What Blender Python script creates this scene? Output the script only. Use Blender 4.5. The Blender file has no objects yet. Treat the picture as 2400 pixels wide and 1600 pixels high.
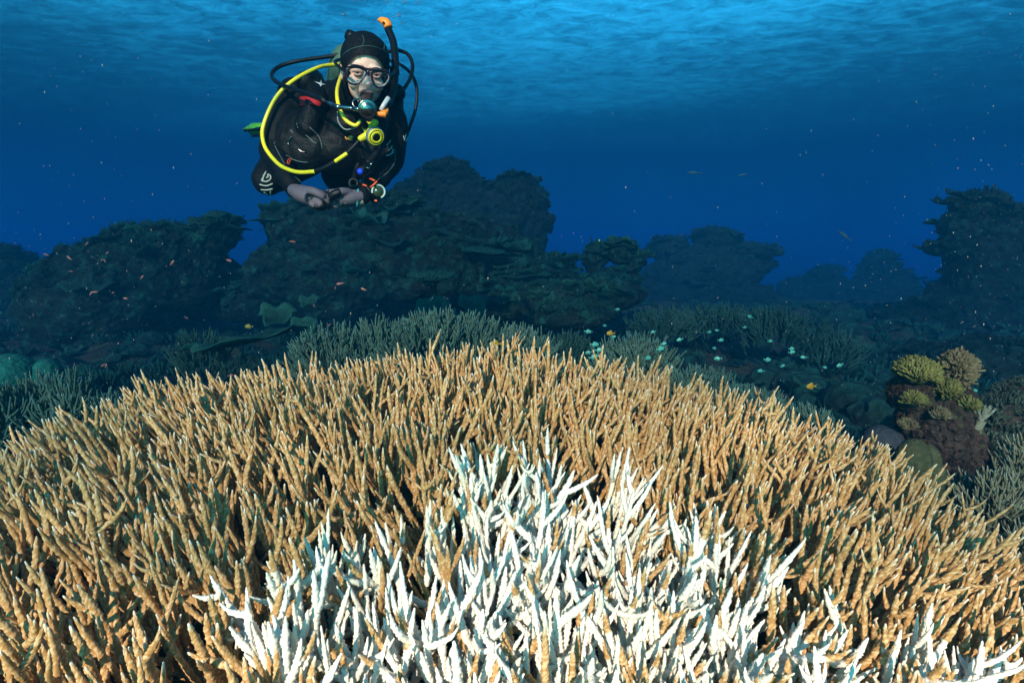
import bpy, bmesh, math, random
import numpy as np
from mathutils import Vector, Matrix, Euler, noise as mnoise

# ------------------------------------------------------------------ camera, world, sun, exposure
SC = bpy.context.scene
COL = SC.collection
PITCH = math.radians(9.7)
cam_d = bpy.data.cameras.new('camera')
cam_d.sensor_width = 36.0
cam_d.lens = 20.0
cam_d.clip_start = 0.02
cam_d.clip_end = 500
cam = bpy.data.objects.new('camera', cam_d)
COL.objects.link(cam)
cam.location = (0, 0, 0)
cam.rotation_euler = (math.radians(90) - PITCH, 0, 0)
SC.camera = cam

SUN_EL, SUN_AZ = math.radians(24.5), math.radians(-12)     # azimuth: 0 = straight behind the camera, negative = from its left
world = bpy.data.worlds.new('World')
SC.world = world
world.use_nodes = True
wn = world.node_tree.nodes
wl = world.node_tree.links
sky = wn.new('ShaderNodeTexSky')
sky.sky_type = 'NISHITA'
sky.sun_disc = False
sky.sun_elevation = SUN_EL
sky.sun_rotation = math.pi - SUN_AZ
wmix = wn.new('ShaderNodeMix'); wmix.data_type = 'RGBA'; wmix.blend_type = 'MULTIPLY'
wmix.inputs[0].default_value = 1.0
wmix.inputs[7].default_value = (0.07, 0.76, 0.82, 1)
wl.new(sky.outputs[0], wmix.inputs[6])
wl.new(wmix.outputs[2], wn['Background'].inputs[0])
wn['Background'].inputs[1].default_value = 0.135

strobe_sun_d = bpy.data.lights.new('sun', 'SUN')  # sun lamp put behind the camera, standing in for a pair of strobes
strobe_sun_d.energy = 5.0
strobe_sun_d.angle = math.radians(0.5)
strobe_sun_d.color = (1.0, 0.64, 0.42)
sun = bpy.data.objects.new('sun', strobe_sun_d)
COL.objects.link(sun)
sdir = Vector((math.sin(SUN_AZ) * math.cos(SUN_EL), -math.cos(SUN_AZ) * math.cos(SUN_EL), math.sin(SUN_EL)))
sun.rotation_euler = sdir.to_track_quat('Z', 'Y').to_euler()
sun.location = sdir * 10

SC.view_settings.view_transform = 'Standard'
SC.view_settings.look = 'None'
SC.view_settings.gamma = 1.0
SC.view_settings.use_curve_mapping = False
SC.view_settings.exposure = 1.48
SC.render.engine = 'CYCLES'
SC.cycles.use_denoising = True
SC.cycles.max_bounces = 5
SC.cycles.diffuse_bounces = 2
SC.cycles.glossy_bounces = 2
SC.cycles.sample_clamp_direct = 8.0
SC.cycles.transmission_bounces = 4
SC.cycles.transparent_max_bounces = 8
SC.cycles.volume_bounces = 0
SC.cycles.use_adaptive_sampling = True
SC.cycles.adaptive_threshold = 0.015
SC.cycles.sample_clamp_indirect = 4.0

R = np.random.default_rng(7)
random.seed(7)

# ------------------------------------------------------------------ helpers
def tag(o, label=None, cat=None, group=None, kind=None):
    if label: o['label'] = label
    if cat: o['category'] = cat
    if group: o['group'] = group
    if kind: o['kind'] = kind
    return o

def empty(name, loc=(0, 0, 0)):
    o = bpy.data.objects.new(name, None)
    o.empty_display_size = 0.05
    o.location = loc
    COL.objects.link(o)
    return o

def link(name, me, parent=None, loc=None):
    o = bpy.data.objects.new(name, me)
    COL.objects.link(o)
    if parent is not None:
        o.parent = parent
        o.location = -Vector(parent.location) if loc is None else loc   # mesh data is in world coordinates
    elif loc is not None:
        o.location = loc
    return o

def np_mesh(name, V, F, mats, smooth=True, col=None, midx=None):
    """V (n,3) float, F (m,4) int quads (a triangle repeats its last index as -1)"""
    me = bpy.data.meshes.new(name)
    V = np.asarray(V, dtype=np.float32); F = np.asarray(F, dtype=np.int64)
    tri = F[:, 3] < 0
    cnt = np.where(tri, 3, 4)
    start = np.concatenate([[0], np.cumsum(cnt)[:-1]])
    flat = F.reshape(-1); flat = flat[flat >= 0]
    me.vertices.add(len(V)); me.loops.add(len(flat)); me.polygons.add(len(F))
    me.vertices.foreach_set('co', V.reshape(-1))
    me.loops.foreach_set('vertex_index', flat.astype(np.int32))
    me.polygons.foreach_set('loop_start', start.astype(np.int32))
    me.polygons.foreach_set('loop_total', cnt.astype(np.int32))
    if smooth: me.polygons.foreach_set('use_smooth', np.ones(len(F), dtype=bool))
    if not isinstance(mats, (list, tuple)): mats = [mats]
    for m in mats: me.materials.append(m)
    if midx is not None: me.polygons.foreach_set('material_index', np.asarray(midx, dtype=np.int32))
    if col is not None:
        at = me.color_attributes.new('data', 'FLOAT_COLOR', 'POINT')
        at.data.foreach_set('color', np.asarray(col, dtype=np.float32).reshape(-1))
    me.update()
    me.validate()
    return me

class Soup:
    """collects numpy pieces into one mesh"""
    def __init__(s): s.V = []; s.F = []; s.C = []; s.M = []; s.n = 0
    def add(s, V, F, C=None, mi=0):
        if len(V) == 0: return
        F = np.asarray(F); s.V.append(np.asarray(V)); s.F.append(np.where(F >= 0, F + s.n, -1))
        s.C.append(np.zeros((len(V), 4)) if C is None else C); s.M.append(np.full(len(F), mi)); s.n += len(V)
    def mesh(s, name, mats, smooth=True):
        return np_mesh(name, np.concatenate(s.V), np.concatenate(s.F), mats, smooth, np.concatenate(s.C), np.concatenate(s.M))

def norm(a):
    return a / (np.linalg.norm(a, axis=-1, keepdims=True) + 1e-12)

def tube(P, r, k=8, cap=True, sq=None):
    """tube along points P (n,3) with radius r (n); sq = (n,2) scales of the two cross axes"""
    P = np.asarray(P, float); n = len(P); r = np.broadcast_to(np.asarray(r, float), (n,))
    T = np.gradient(P, axis=0) if n > 2 else np.repeat([P[-1] - P[0]], n, 0)
    T = norm(T)
    u = np.zeros((n, 3))
    ref = np.array([1.0, 0, 0]) if abs(T[0, 0]) < 0.8 else np.array([0, 1.0, 0])
    u[0] = norm(ref - T[0] * ref.dot(T[0]))
    for i in range(1, n):
        a = u[i - 1] - T[i] * u[i - 1].dot(T[i]); u[i] = a / (np.linalg.norm(a) + 1e-12)
    v = np.cross(T, u)
    th = np.arange(k) * 2 * math.pi / k
    c, s_ = np.cos(th), np.sin(th)
    s0 = s1 = 1.0
    if sq is not None: s0 = sq[:, 0][:, None, None]; s1 = sq[:, 1][:, None, None]
    V = P[:, None] + r[:, None, None] * (s0 * u[:, None] * c[None, :, None] + s1 * v[:, None] * s_[None, :, None])
    V = V.reshape(-1, 3)
    i = np.arange(n - 1)[:, None] * k; j = np.arange(k)[None]
    F = np.stack([i + j, i + (j + 1) % k, i + k + (j + 1) % k, i + k + j], -1).reshape(-1, 4)
    if cap:
        V = np.concatenate([V, P[:1], P[-1:]])
        a = n * k; j = np.arange(k)
        F = np.concatenate([F, np.stack([np.full(k, a), (j + 1) % k, j, np.full(k, -1)], -1),
                            np.stack([np.full(k, a + 1), (n - 1) * k + j, (n - 1) * k + (j + 1) % k, np.full(k, -1)], -1)])
    return V, F

def spline(pts, n=40):
    """Catmull-Rom through pts"""
    p = np.asarray(pts, float)
    p = np.concatenate([[2 * p[0] - p[1]], p, [2 * p[-1] - p[-2]]])
    m = len(p) - 3
    t = np.linspace(0, m - 1e-6, n); k = t.astype(int); f = (t - k)[:, None]
    a, b, c, d = p[k], p[k + 1], p[k + 2], p[k + 3]
    return 0.5 * (2 * b + (c - a) * f + (2 * a - 5 * b + 4 * c - d) * f ** 2 + (3 * b - a - 3 * c + d) * f ** 3)

# ------------------------------------------------------------------ node material helper
class NT:
    def __init__(s, name):
        s.m = bpy.data.materials.new(name); s.m.use_nodes = True
        s.t = s.m.node_tree; s.b = s.t.nodes['Principled BSDF']; s.out = s.t.nodes['Material Output']
    def n(s, typ, **kw):
        x = s.t.nodes.new(typ)
        for k, v in kw.items(): setattr(x, k, v)
        return x
    def l(s, a, b): s.t.links.new(a, b)
    def noise(s, scale, detail=4, rough=0.6, dist=0.0, vec=None):
        x = s.n('ShaderNodeTexNoise'); x.inputs['Scale'].default_value = scale; x.inputs['Detail'].default_value = detail
        x.inputs['Roughness'].default_value = rough; x.inputs['Distortion'].default_value = dist
        if vec is None:
            g = s.n('ShaderNodeNewGeometry'); vec = g.outputs['Position']
        s.l(vec, x.inputs['Vector']); return x.outputs['Fac']
    def vor(s, scale, feature='F1', vec=None):
        x = s.n('ShaderNodeTexVoronoi'); x.feature = feature; x.inputs['Scale'].default_value = scale
        if vec is None:
            g = s.n('ShaderNodeNewGeometry'); vec = g.outputs['Position']
        s.l(vec, x.inputs['Vector']); return x.outputs['Distance']
    def mix(s, f, a, b, mode='MIX'):
        x = s.n('ShaderNodeMix'); x.data_type = 'RGBA'; x.blend_type = mode
        for sock, v in ((x.inputs[0], f), (x.inputs[6], a), (x.inputs[7], b)):
            if isinstance(v, (int, float)): sock.default_value = v
            elif isinstance(v, (tuple, list)): sock.default_value = (*v[:3], 1)
            else: s.l(v, sock)
        return x.outputs[2]
    def rng(s, v, a, b, c=0.0, d=1.0):
        x = s.n('ShaderNodeMapRange'); s.l(v, x.inputs[0])
        for i, q in enumerate((a, b, c, d)): x.inputs[i + 1].default_value = q
        return x.outputs[0]
    def math(s, op, a, b=0.0):
        x = s.n('ShaderNodeMath'); x.operation = op
        for i, v in enumerate((a, b)):
            if isinstance(v, (int, float)): x.inputs[i].default_value = v
            else: s.l(v, x.inputs[i])
        return x.outputs[0]
    def bump(s, h, strength=0.5, dist=0.01):
        x = s.n('ShaderNodeBump'); x.inputs['Strength'].default_value = strength; x.inputs['Distance'].default_value = dist
        s.l(h, x.inputs['Height']); s.l(x.outputs[0], s.b.inputs['Normal'])
    def base(s, v, rough=0.7, spec=None, metal=None):
        if isinstance(v, (tuple, list)): s.b.inputs['Base Color'].default_value = (*v[:3], 1)
        else: s.l(v, s.b.inputs['Base Color'])
        s.b.inputs['Roughness'].default_value = rough
        if spec is not None: s.b.inputs['Specular IOR Level'].default_value = spec
        if metal is not None: s.b.inputs['Metallic'].default_value = metal
        return s.m

def simple(name, c, rough=0.6, spec=0.5, metal=0.0, var=0.12, scale=60):
    m = NT(name)
    f = m.noise(scale, 3)
    m.base(m.mix(m.rng(f, 0.3, 0.7), [q * (1 - var) for q in c], [min(1, q * (1 + var)) for q in c]), rough, spec, metal)
    return m.m

# ------------------------------------------------------------------ the water: one closed body of it, and its rippled surface
SURF = 3.6
WX, WY0, WY1 = 90, -8, 150
hv = [(x, y, z) for z in (-7.6, SURF - 0.01) for y in (WY0, WY1) for x in (-WX, WX)]
hf = [(0, 2, 3, 1), (4, 5, 7, 6), (0, 1, 5, 4), (2, 6, 7, 3), (0, 4, 6, 2), (1, 3, 7, 5)]
hm = bpy.data.meshes.new('haze'); hm.from_pydata(hv, [], hf)
hmat = bpy.data.materials.new('sea_water_body'); hmat.use_nodes = True
ht = hmat.node_tree
ht.nodes.remove(ht.nodes['Principled BSDF'])
pv = ht.nodes.new('ShaderNodeVolumePrincipled')
pv.inputs['Color'].default_value = (0.003, 0.080, 0.165, 1)
pv.inputs['Density'].default_value = 0.075
pv.inputs['Absorption Color'].default_value = (0.0, 0.18, 0.62, 1)
pv.inputs['Anisotropy'].default_value = 0.0
ht.links.new(pv.outputs[0], ht.nodes['Material Output'].inputs['Volume'])
hm.materials.append(hmat)
haze = link('haze', hm)
tag(haze, kind='stuff')

ws = NT('water_surface')
ws.t.nodes.remove(ws.b)
g = ws.n('ShaderNodeNewGeometry')
mp = ws.n('ShaderNodeMapping'); mp.inputs['Scale'].default_value = (0.55, 0.8, 1); mp.inputs['Rotation'].default_value = (0, 0, 0.35)
ws.l(g.outputs['Position'], mp.inputs['Vector'])
n1 = ws.noise(3.6, 9, 0.74, 0.6, mp.outputs[0])
n2 = ws.noise(0.22, 3, 0.5, 0.4, mp.outputs[0])
f = ws.math('ADD', ws.math('MULTIPLY', n1, 0.75), ws.math('MULTIPLY', n2, 0.45))
tr = ws.n('ShaderNodeBsdfTransparent')
ramp = ws.mix(ws.rng(f, 0.54, 0.78), (0.30, 0.34, 0.38), (1, 1, 1))
inc = ws.n('ShaderNodeVectorMath'); inc.operation = 'DOT_PRODUCT'
ws.l(g.outputs['Incoming'], inc.inputs[0]); ws.l(g.outputs['Normal'], inc.inputs[1])
win = ws.math('POWER', ws.rng(ws.math('ABSOLUTE', inc.outputs['Value']), 0.13, 0.385, 0.0, 1.0), 1.7)      # ripples let more through the steeper one looks up
ws.l(ramp, tr.inputs['Color'])
gl_ = ws.n('ShaderNodeBsdfGlossy'); gl_.inputs['Color'].default_value = (0.96, 0.96, 0.96, 1); gl_.inputs['Roughness'].default_value = 0.12
mx_ = ws.n('ShaderNodeMixShader'); ws.l(win, mx_.inputs[0]); ws.l(gl_.outputs[0], mx_.inputs[1]); ws.l(tr.outputs[0], mx_.inputs[2])
ws.l(mx_.outputs[0], ws.out.inputs['Surface'])       # seen at a slant the underside mirrors the deep water
sv = [(-WX, WY0, SURF), (WX, WY0, SURF), (WX, WY1, SURF), (-WX, WY1, SURF)]
sm = bpy.data.meshes.new('water'); sm.from_pydata(sv, [], [(3, 2, 1, 0)]); sm.materials.append(ws.m)
tag(link('water', sm), kind='structure')
# ------------------------------------------------------------------ the sea floor
RX = [-3.0, -2.0, -1.22, -0.97, -0.4, 0.0, 0.4, 0.756, 0.93, 1.16, 1.5, 2.2, 3.2]
RZ = [-1.0, -0.72, -0.475, -0.352, -0.285, -0.262, -0.315, -0.433, -0.49, -0.68, -0.88, -1.05, -1.15]
def canopy(x, y):
    """height of the tips of the foreground thicket"""
    z = np.interp(x, RX, RZ)
    yb = 1.45 - 0.10 * np.abs(x)
    near = np.clip((yb - y) / 0.95, 0, 2)
    far = np.clip(y - yb - 0.05, 0, 5)
    return z - 0.14 * near ** 1.3 - 0.9 * far ** 1.15

def fbm(x, y, s=1.0, o=4, seed=0.0):
    x = np.atleast_1d(x); y = np.atleast_1d(y)
    out = np.array([mnoise.fractal(Vector((a * s + seed, b * s, seed * 1.7)), 1.0, 2.0, o) for a, b in zip(x.ravel(), y.ravel())])
    return out.reshape(x.shape)

def floor_z(x, y):
    base = np.maximum(-1.12 - 0.015 * np.clip(y - 4, 0, 8) - 0.07 * np.clip(y - 11, 0, 100), -6.2)
    return np.maximum(base, canopy(x, y) - 0.23)

gx = np.concatenate([np.linspace(-88, -8, 22)[:-1], np.linspace(-8, -2.6, 45)[:-1], np.linspace(-2.6, 2.6, 121)[:-1], np.linspace(2.6, 8, 45)[:-1], np.linspace(8, 88, 22)])
gy = np.concatenate([np.linspace(-7, 0, 8)[:-1], np.linspace(0, 2.4, 61)[:-1], np.linspace(2.4, 12, 90)[:-1], np.linspace(12, 148, 50)])
GX, GY = np.meshgrid(gx, gy)
GZ = floor_z(GX, GY)
nz = fbm(GX, GY, 0.9, 5, 3.0)
nz2 = fbm(GX, GY, 6.0, 4, 9.0)
far_w = np.clip((GY - 1.6) / 1.5, 0, 1)
GZ = GZ + nz * 0.16 * far_w + nz2 * (0.012 + 0.035 * far_w)
nxg, nyg = len(gx), len(gy)
ii = (np.arange(nyg - 1)[:, None] * nxg + np.arange(nxg - 1)[None]).ravel()
rock = NT('reef_rock')
a = rock.noise(7, 6, 0.7); b_ = rock.noise(38, 5, 0.7); c_ = rock.vor(55)
cc = rock.mix(rock.rng(a, 0.35, 0.65), (0.014, 0.018, 0.014), (0.045, 0.038, 0.028))
cc = rock.mix(rock.rng(b_, 0.52, 0.68), cc, (0.030, 0.026, 0.020))
cc = rock.mix(rock.rng(rock.noise(3.1, 4), 0.5, 0.7), cc, (0.05, 0.075, 0.04))
rock.base(cc, 0.9, 0.2)
rock.bump(rock.math('ADD', b_, c_), 0.9, 0.02)
ROCK = rock.m
sb = np_mesh('seabed', np.stack([GX, GY, GZ], -1).reshape(-1, 3), np.stack([ii, ii + 1, ii + nxg + 1, ii + nxg], -1), ROCK)
tag(link('seabed', sb), kind='structure')

# ------------------------------------------------------------------ staghorn coral
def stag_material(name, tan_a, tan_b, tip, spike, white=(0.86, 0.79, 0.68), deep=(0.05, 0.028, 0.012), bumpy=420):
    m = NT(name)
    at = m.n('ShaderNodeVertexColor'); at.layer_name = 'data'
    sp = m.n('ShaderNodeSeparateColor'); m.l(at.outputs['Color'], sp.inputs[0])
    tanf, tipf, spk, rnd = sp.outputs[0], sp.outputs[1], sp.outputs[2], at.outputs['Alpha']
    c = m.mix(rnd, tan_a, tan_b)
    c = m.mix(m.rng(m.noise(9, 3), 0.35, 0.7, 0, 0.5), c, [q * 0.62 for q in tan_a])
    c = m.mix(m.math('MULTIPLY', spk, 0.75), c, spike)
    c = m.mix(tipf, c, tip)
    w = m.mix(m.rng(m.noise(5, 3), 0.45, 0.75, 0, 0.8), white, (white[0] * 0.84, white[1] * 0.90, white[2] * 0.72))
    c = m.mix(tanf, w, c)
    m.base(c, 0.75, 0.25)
    m.bump(m.vor(bumpy), 0.35, 0.0015)
    return m.m

def twig(P, r0, r1, dist, spike, off_tip=0.0):
    """bumpy tapering finger; returns V,F and distance from the tip per vertex + spike flag"""
    P = np.asarray(P, float)
    seg = np.linalg.norm(np.diff(P, axis=0), axis=1); s = np.concatenate([[0], np.cumsum(seg)]); L = s[-1]
    step = max(0.0016, 0.0030 * dist)
    n = int(max(4, L / step))
    t = np.linspace(0, L, n)
    Q = np.stack([np.interp(t, s, P[:, q]) for q in range(3)], -1)
    dt = L - t
    k = 10 if dist < 0.85 else (8 if dist < 1.3 else 6)
    r = r1 + (r0 - r1) * np.clip(dt / max(L, 1e-6), 0, 1) ** 0.8
    r = r * np.clip(0.32 + 0.68 * (dt / 0.020) ** 0.75, 0.30, 1.0)
    V, F = tube(Q, r, k)
    i = np.repeat(np.arange(n), k); j = np.tile(np.arange(k), n)
    sp = ((R.random(n * k) < 0.36) * (0.6 + 1.1 * R.random(n * k)))
    C = np.repeat(Q, k, 0)
    dirv = V[:n * k] - C
    T = norm(np.gradient(Q, axis=0))
    V[:n * k] = C + dirv * (0.93 + spike * sp)[:, None] + np.repeat(T, k, 0) * (np.repeat(r, k) * spike * 0.5 * sp)[:, None]
    V[-1] = Q[-1] + T[-1] * 0.0012
    dd = np.concatenate([np.repeat(dt, k), [L, 0]])
    ss = np.concatenate([np.clip(sp, 0, 1), [0, 1]])
    return V, F, dd, ss

def bend(p0, d0, d1, L, n=7, wob=0.0):
    """path leaving along d0 and turning to d1"""
    t = np.linspace(0, 1, n)[:, None]
    d = norm(d0 * (1 - t) + d1 * t + (R.normal(0, wob, (1, 3)) if wob else 0) * np.sin(t * 3.0))
    P = np.zeros((n, 3)); P[0] = p0
    P[1:] = p0 + np.cumsum(d[:-1], axis=0) * (L / (n - 1))
    return P, d

def stem(soup, base, up, L, rad, dist, bleach=0.0, nside=3, spike=0.22, side_len=(0.42, 0.78), lean_dir=None, wob=0.25, tipw=0.007, keep=0.32, wide=0.15):
    d0 = norm(up + R.normal(0, 0.14, 3)); d1 = norm(up * 1.0 + R.normal(0, 0.13, 3) + np.array([0, 0, 0.18]))
    P, D = bend(base, d0, d1, L, 8, wob)
    parts = [(P, rad)]
    for q in range(nside):
        f = R.uniform(0.22, 0.80); k = int(f * 7)
        az = R.uniform(0, 6.283); t = D[k]
        a = norm(np.cross(t, [0.3, 0.9, 0.2])); b = np.cross(t, a)
        out = a * math.cos(az) + b * math.sin(az)
        ang = R.uniform(0.7, 1.25) if R.random() < wide else R.uniform(0.28, 0.65)
        ds = norm(t * math.cos(ang) + out * math.sin(ang)); de = norm(t * 0.9 + out * 0.35 + np.array([0, 0, 0.3]))
        SL = L * R.uniform(*side_len) * (1.25 - 0.85 * f)
        PS, _ = bend(P[k], ds, de, SL, 6, wob * 0.6)
        parts.append((PS, rad * R.uniform(0.72, 0.95)))
        if R.random() < 0.3 and SL > 0.04:
            az += 2; out = a * math.cos(az) + b * math.sin(az)
            PT, _ = bend(PS[3], norm(ds * 0.6 + out), norm(de + out * 0.3), SL * 0.5, 5, 0)
            parts.append((PT, rad * 0.72))
    rn = R.random()
    for pi_, (P_, r_) in enumerate(parts):
        V, F, dd, ss = twig(P_, r_ * 1.12, r_ * 0.66, dist, spike)
        tip = np.clip(1 - dd / (tipw * R.uniform(0.7, 1.6)), 0, 1) * R.uniform(0.35, 0.95)
        if bleach > R.random():
            reach = R.uniform(0.018, 0.05) if R.random() < keep * (1.6 if pi_ == 0 else 0.6) else 0.0
            tanv = np.clip((reach - dd) / 0.002, 0, 1)
            tip = tip * (1 if reach else 0)
        else:
            tanv = np.ones_like(dd)
        C = np.stack([tanv, tip, ss, np.full_like(dd, rn * 0.6 + 0.4 * R.random())], -1)
        soup.add(V, F, C)

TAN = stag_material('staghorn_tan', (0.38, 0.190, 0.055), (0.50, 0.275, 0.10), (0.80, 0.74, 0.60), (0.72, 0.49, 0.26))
TEAL = stag_material('staghorn_dull', (0.034, 0.066, 0.040), (0.045, 0.092, 0.062), (0.10, 0.26, 0.24), (0.07, 0.14, 0.11), bumpy=200)  # own teal-brown, made duller: fading strobe light is part of this colour
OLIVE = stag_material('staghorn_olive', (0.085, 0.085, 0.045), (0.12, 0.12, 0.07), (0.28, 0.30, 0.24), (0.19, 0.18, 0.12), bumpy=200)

def in_poly(px, py, poly):
    inside = False; n = len(poly); j = n - 1
    for i in range(n):
        xi, yi = poly[i]; xj, yj = poly[j]
        if (yi > py) != (yj > py) and px < (xj - xi) * (py - yi) / (yj - yi) + xi: inside = not inside
        j = i
    return inside

# plan outlines (x, y in metres) of the bleached patches
BL_LEFT = [(-0.331, 0.676), (-0.321, 0.712), (-0.246, 0.687), (-0.179, 0.685), (-0.113, 0.623), (-0.102, 0.569), (-0.084, 0.481), (-0.228, 0.484), (-0.276, 0.542), (-0.32, 0.626)]
BL_MAIN = [(-0.101, 0.918), (-0.075, 0.958), (-0.007, 0.898), (0.095, 0.929), (0.18, 0.907), (0.194, 0.804), (0.216, 0.741), (0.287, 0.811), (0.338, 0.743), (0.29, 0.651), (0.33, 0.598), (0.388, 0.576), (0.369, 0.514), (-0.078, 0.479), (-0.092, 0.567), (-0.109, 0.665), (-0.106, 0.778)]
BL_CORNER = [(0.423, 0.585), (0.532, 0.651), (0.621, 0.654), (0.641, 0.596), (0.377, 0.511)]

def thicket():
    cells = {'tan': [], 'left': [], 'main': [], 'corner': []}
    sp = 0.0300
    ys = np.arange(0.30, 2.1, sp)
    for y in ys:
        s2 = sp * (0.85 + 0.35 * min(y, 1.5))
        xm = 0.5 + 0.98 * (y + 0.25)
        for x in np.arange(-xm, xm + 0.25, s2):
            px, py = x + R.normal(0, sp * 0.35), y + R.normal(0, sp * 0.35)
            if px > 1.02 + 0.3 * max(0, 1.3 - py) + 0.02 * math.sin(py * 9): continue
            if py > 1.62 - 0.10 * abs(px) + 0.10: continue
            if canopy(px, py) < -1.0: continue
            gap = mnoise.noise(Vector((px * 5.5, py * 5.5, 4.2)))
            if gap > 0.40 and R.random() < 0.75: continue
            jx, jy = px + R.normal(0, 0.012), py + R.normal(0, 0.012)
            key = 'tan'
            for nm, poly in (('left', BL_LEFT), ('main', BL_MAIN), ('corner', BL_CORNER)):
                if in_poly(jx, jy, poly): key = nm
            cells[key].append((px, py))
            if key != 'tan' and R.random() < 0.20: cells[key].append((px + R.uniform(-0.014, 0.014), py + R.uniform(-0.014, 0.014)))
    return cells

THICK = thicket()
def build_thicket(key, thing_name, label, cat, group=None):
    pts = sorted(THICK[key], key=lambda q: q[0] ** 2 + q[1] ** 2 + 0.16)
    c = np.mean(pts, axis=0)
    root = empty(thing_name, (c[0], c[1], float(canopy(c[0], c[1])) - 0.17))
    tag(root, label, cat, group)
    rest = Soup()
    # the nearest hundred stems of this colony that stand inside the picture are parts of their own
    def seen(q): return abs(q[0]) < 0.9 * (q[1] * 0.98 + 0.09) and q[1] > 0.45
    big = [q for q in pts if seen(q)][:99]
    bigset = set(big)
    for q in pts:
        x, y = q
        zc = float(canopy(x, y)); dist = math.sqrt(x * x + y * y + zc * zc) * 0.93
        n = norm(np.array([x * 0.30, (y - 1.1) * 0.25, 1.0]))
        bl = key != 'tan'
        L = R.uniform(0.15, 0.225) if not bl else R.uniform(0.13, 0.20)
        top = zc + R.normal(0, 0.013) + (0.022 if R.random() < 0.10 else 0)
        rad = R.uniform(0.0038, 0.0057) * (0.95 if bl else 1.0)
        # stems rise in bundles: each leans away from its bundle's foot
        cx, cy = (math.floor(x / 0.105 + 0.3 * math.sin(y * 40)) + 0.5) * 0.105, (math.floor(y / 0.105 + 0.3 * math.sin(x * 37)) + 0.5) * 0.105
        ox, oy = (x - cx) * 0.62 + x * 0.115 + R.normal(0, 0.006), (y - cy) * 0.62 + R.normal(0, 0.006)
        n = norm(np.array([ox, oy, L * 0.95]))
        base = np.array([x, y, top]) - n * L * 0.98
        s = Soup() if q in bigset else rest
        ns = int(R.choice([0, 1, 1, 2])) + (2 if bl else 0)
        stem(s, base, n, L, rad, dist, bleach=(0.985 if bl else 0.001), nside=ns, spike=0.21 if not bl else 0.31, keep=0.20, wide=(0.45 if bl else 0.14))
        if q in bigset:
            link('branch', s.mesh('branch', TAN), root)
    if rest.n:
        o = link('branches', rest.mesh('branches', TAN), root); tag(o, kind='stuff')
    return root
build_thicket('tan', 'staghorn_coral', 'tan brown branching coral thicket with pale tips, filling the lower half of the photo', 'coral')
build_thicket('left', 'bleached_staghorn_coral', 'smaller bleached white coral patch left of the dark gap, some tips still tan', 'coral', 'bleached patches in the tan thicket')
build_thicket('main', 'bleached_staghorn_coral', 'largest bleached white coral patch at bottom centre, with scattered tan tips', 'coral', 'bleached patches in the tan thicket')
build_thicket('corner', 'bleached_staghorn_coral', 'cream white bleached coral patch in the bottom right corner, mostly tan tipped', 'coral', 'bleached patches in the tan thicket')
# ------------------------------------------------------------------ where things stand: a sight line from the camera, cut at depth Y
CP, SP = math.cos(PITCH), math.sin(PITCH)
def at(px, py, Y):
    u = (px - 1200) / 1333.3; s = (py - 800) / 1333.3
    d = np.array([u, CP - s * SP, -SP - s * CP])
    return d * (Y / d[1])

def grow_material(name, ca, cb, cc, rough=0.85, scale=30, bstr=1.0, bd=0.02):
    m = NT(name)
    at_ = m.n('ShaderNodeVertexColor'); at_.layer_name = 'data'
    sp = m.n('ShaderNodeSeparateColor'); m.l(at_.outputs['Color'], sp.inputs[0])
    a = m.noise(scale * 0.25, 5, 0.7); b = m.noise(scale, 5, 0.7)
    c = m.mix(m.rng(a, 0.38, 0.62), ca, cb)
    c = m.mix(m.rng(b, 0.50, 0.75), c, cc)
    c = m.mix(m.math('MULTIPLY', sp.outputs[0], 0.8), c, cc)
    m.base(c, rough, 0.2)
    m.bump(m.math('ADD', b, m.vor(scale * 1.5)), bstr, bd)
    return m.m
BOM = grow_material('bommie_growth', (0.0007, 0.004, 0.0035), (0.002, 0.011, 0.0085), (0.007, 0.065, 0.050), scale=9, bd=0.05)  # near-black base: strobe light not reaching this far is put into the colour
BOMD = grow_material('bommie_growth_dimmed', (0.0006, 0.004, 0.004), (0.0015, 0.008, 0.007), (0.004, 0.034, 0.030), scale=9, bd=0.05)  # darker copy of the growth above, missing strobe light put into its colour
PLATE = grow_material('plate_coral_skin', (0.002, 0.018, 0.013), (0.003, 0.027, 0.019), (0.010, 0.075, 0.058), scale=40, bd=0.004)  # plates darkened too: strobe falloff is painted into their base colour
PORITES = grow_material('porites_skin', (0.006, 0.075, 0.060), (0.010, 0.11, 0.085), (0.02, 0.16, 0.13), scale=30, bd=0.006)

def ico(sub):
    bm = bmesh.new(); bmesh.ops.create_icosphere(bm, subdivisions=sub, radius=1.0)
    V = np.array([v.co[:] for v in bm.verts]); F = np.array([[*[v.index for v in f.verts], -1] for f in bm.faces]); bm.free()
    return V, F
ICO = {k: ico(k) for k in (1, 2, 3, 4, 5, 6)}

def blob(c, r, sub=5, amp=0.22, freq=1.0, seed=0.0, ledge=0.0):
    V0, F = ICO[sub]
    r = np.array(r, float); c = np.array(c, float)
    W = V0 * r + c
    rm = float(r.mean())
    d = np.empty(len(V0))
    for i, w in enumerate(W):
        p = Vector(w) * freq
        q = p + Vector((seed, seed * 2, seed * 3))
        vd = mnoise.voronoi(q * 2.4)[0][0]
        vd2 = mnoise.voronoi(q * 6.5)[0][0]
        d[i] = mnoise.fractal(q, 0.9, 2.1, 5) * 1.0 + (0.45 - vd) * 0.9 + (0.4 - vd2) * 0.35 + ledge * math.sin(w[2] * 9 * freq + 3 * mnoise.noise(q))
    V = c + V0 * r * (1 + amp * d[:, None] * min(1.0, 1.0))
    return V, F

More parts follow.
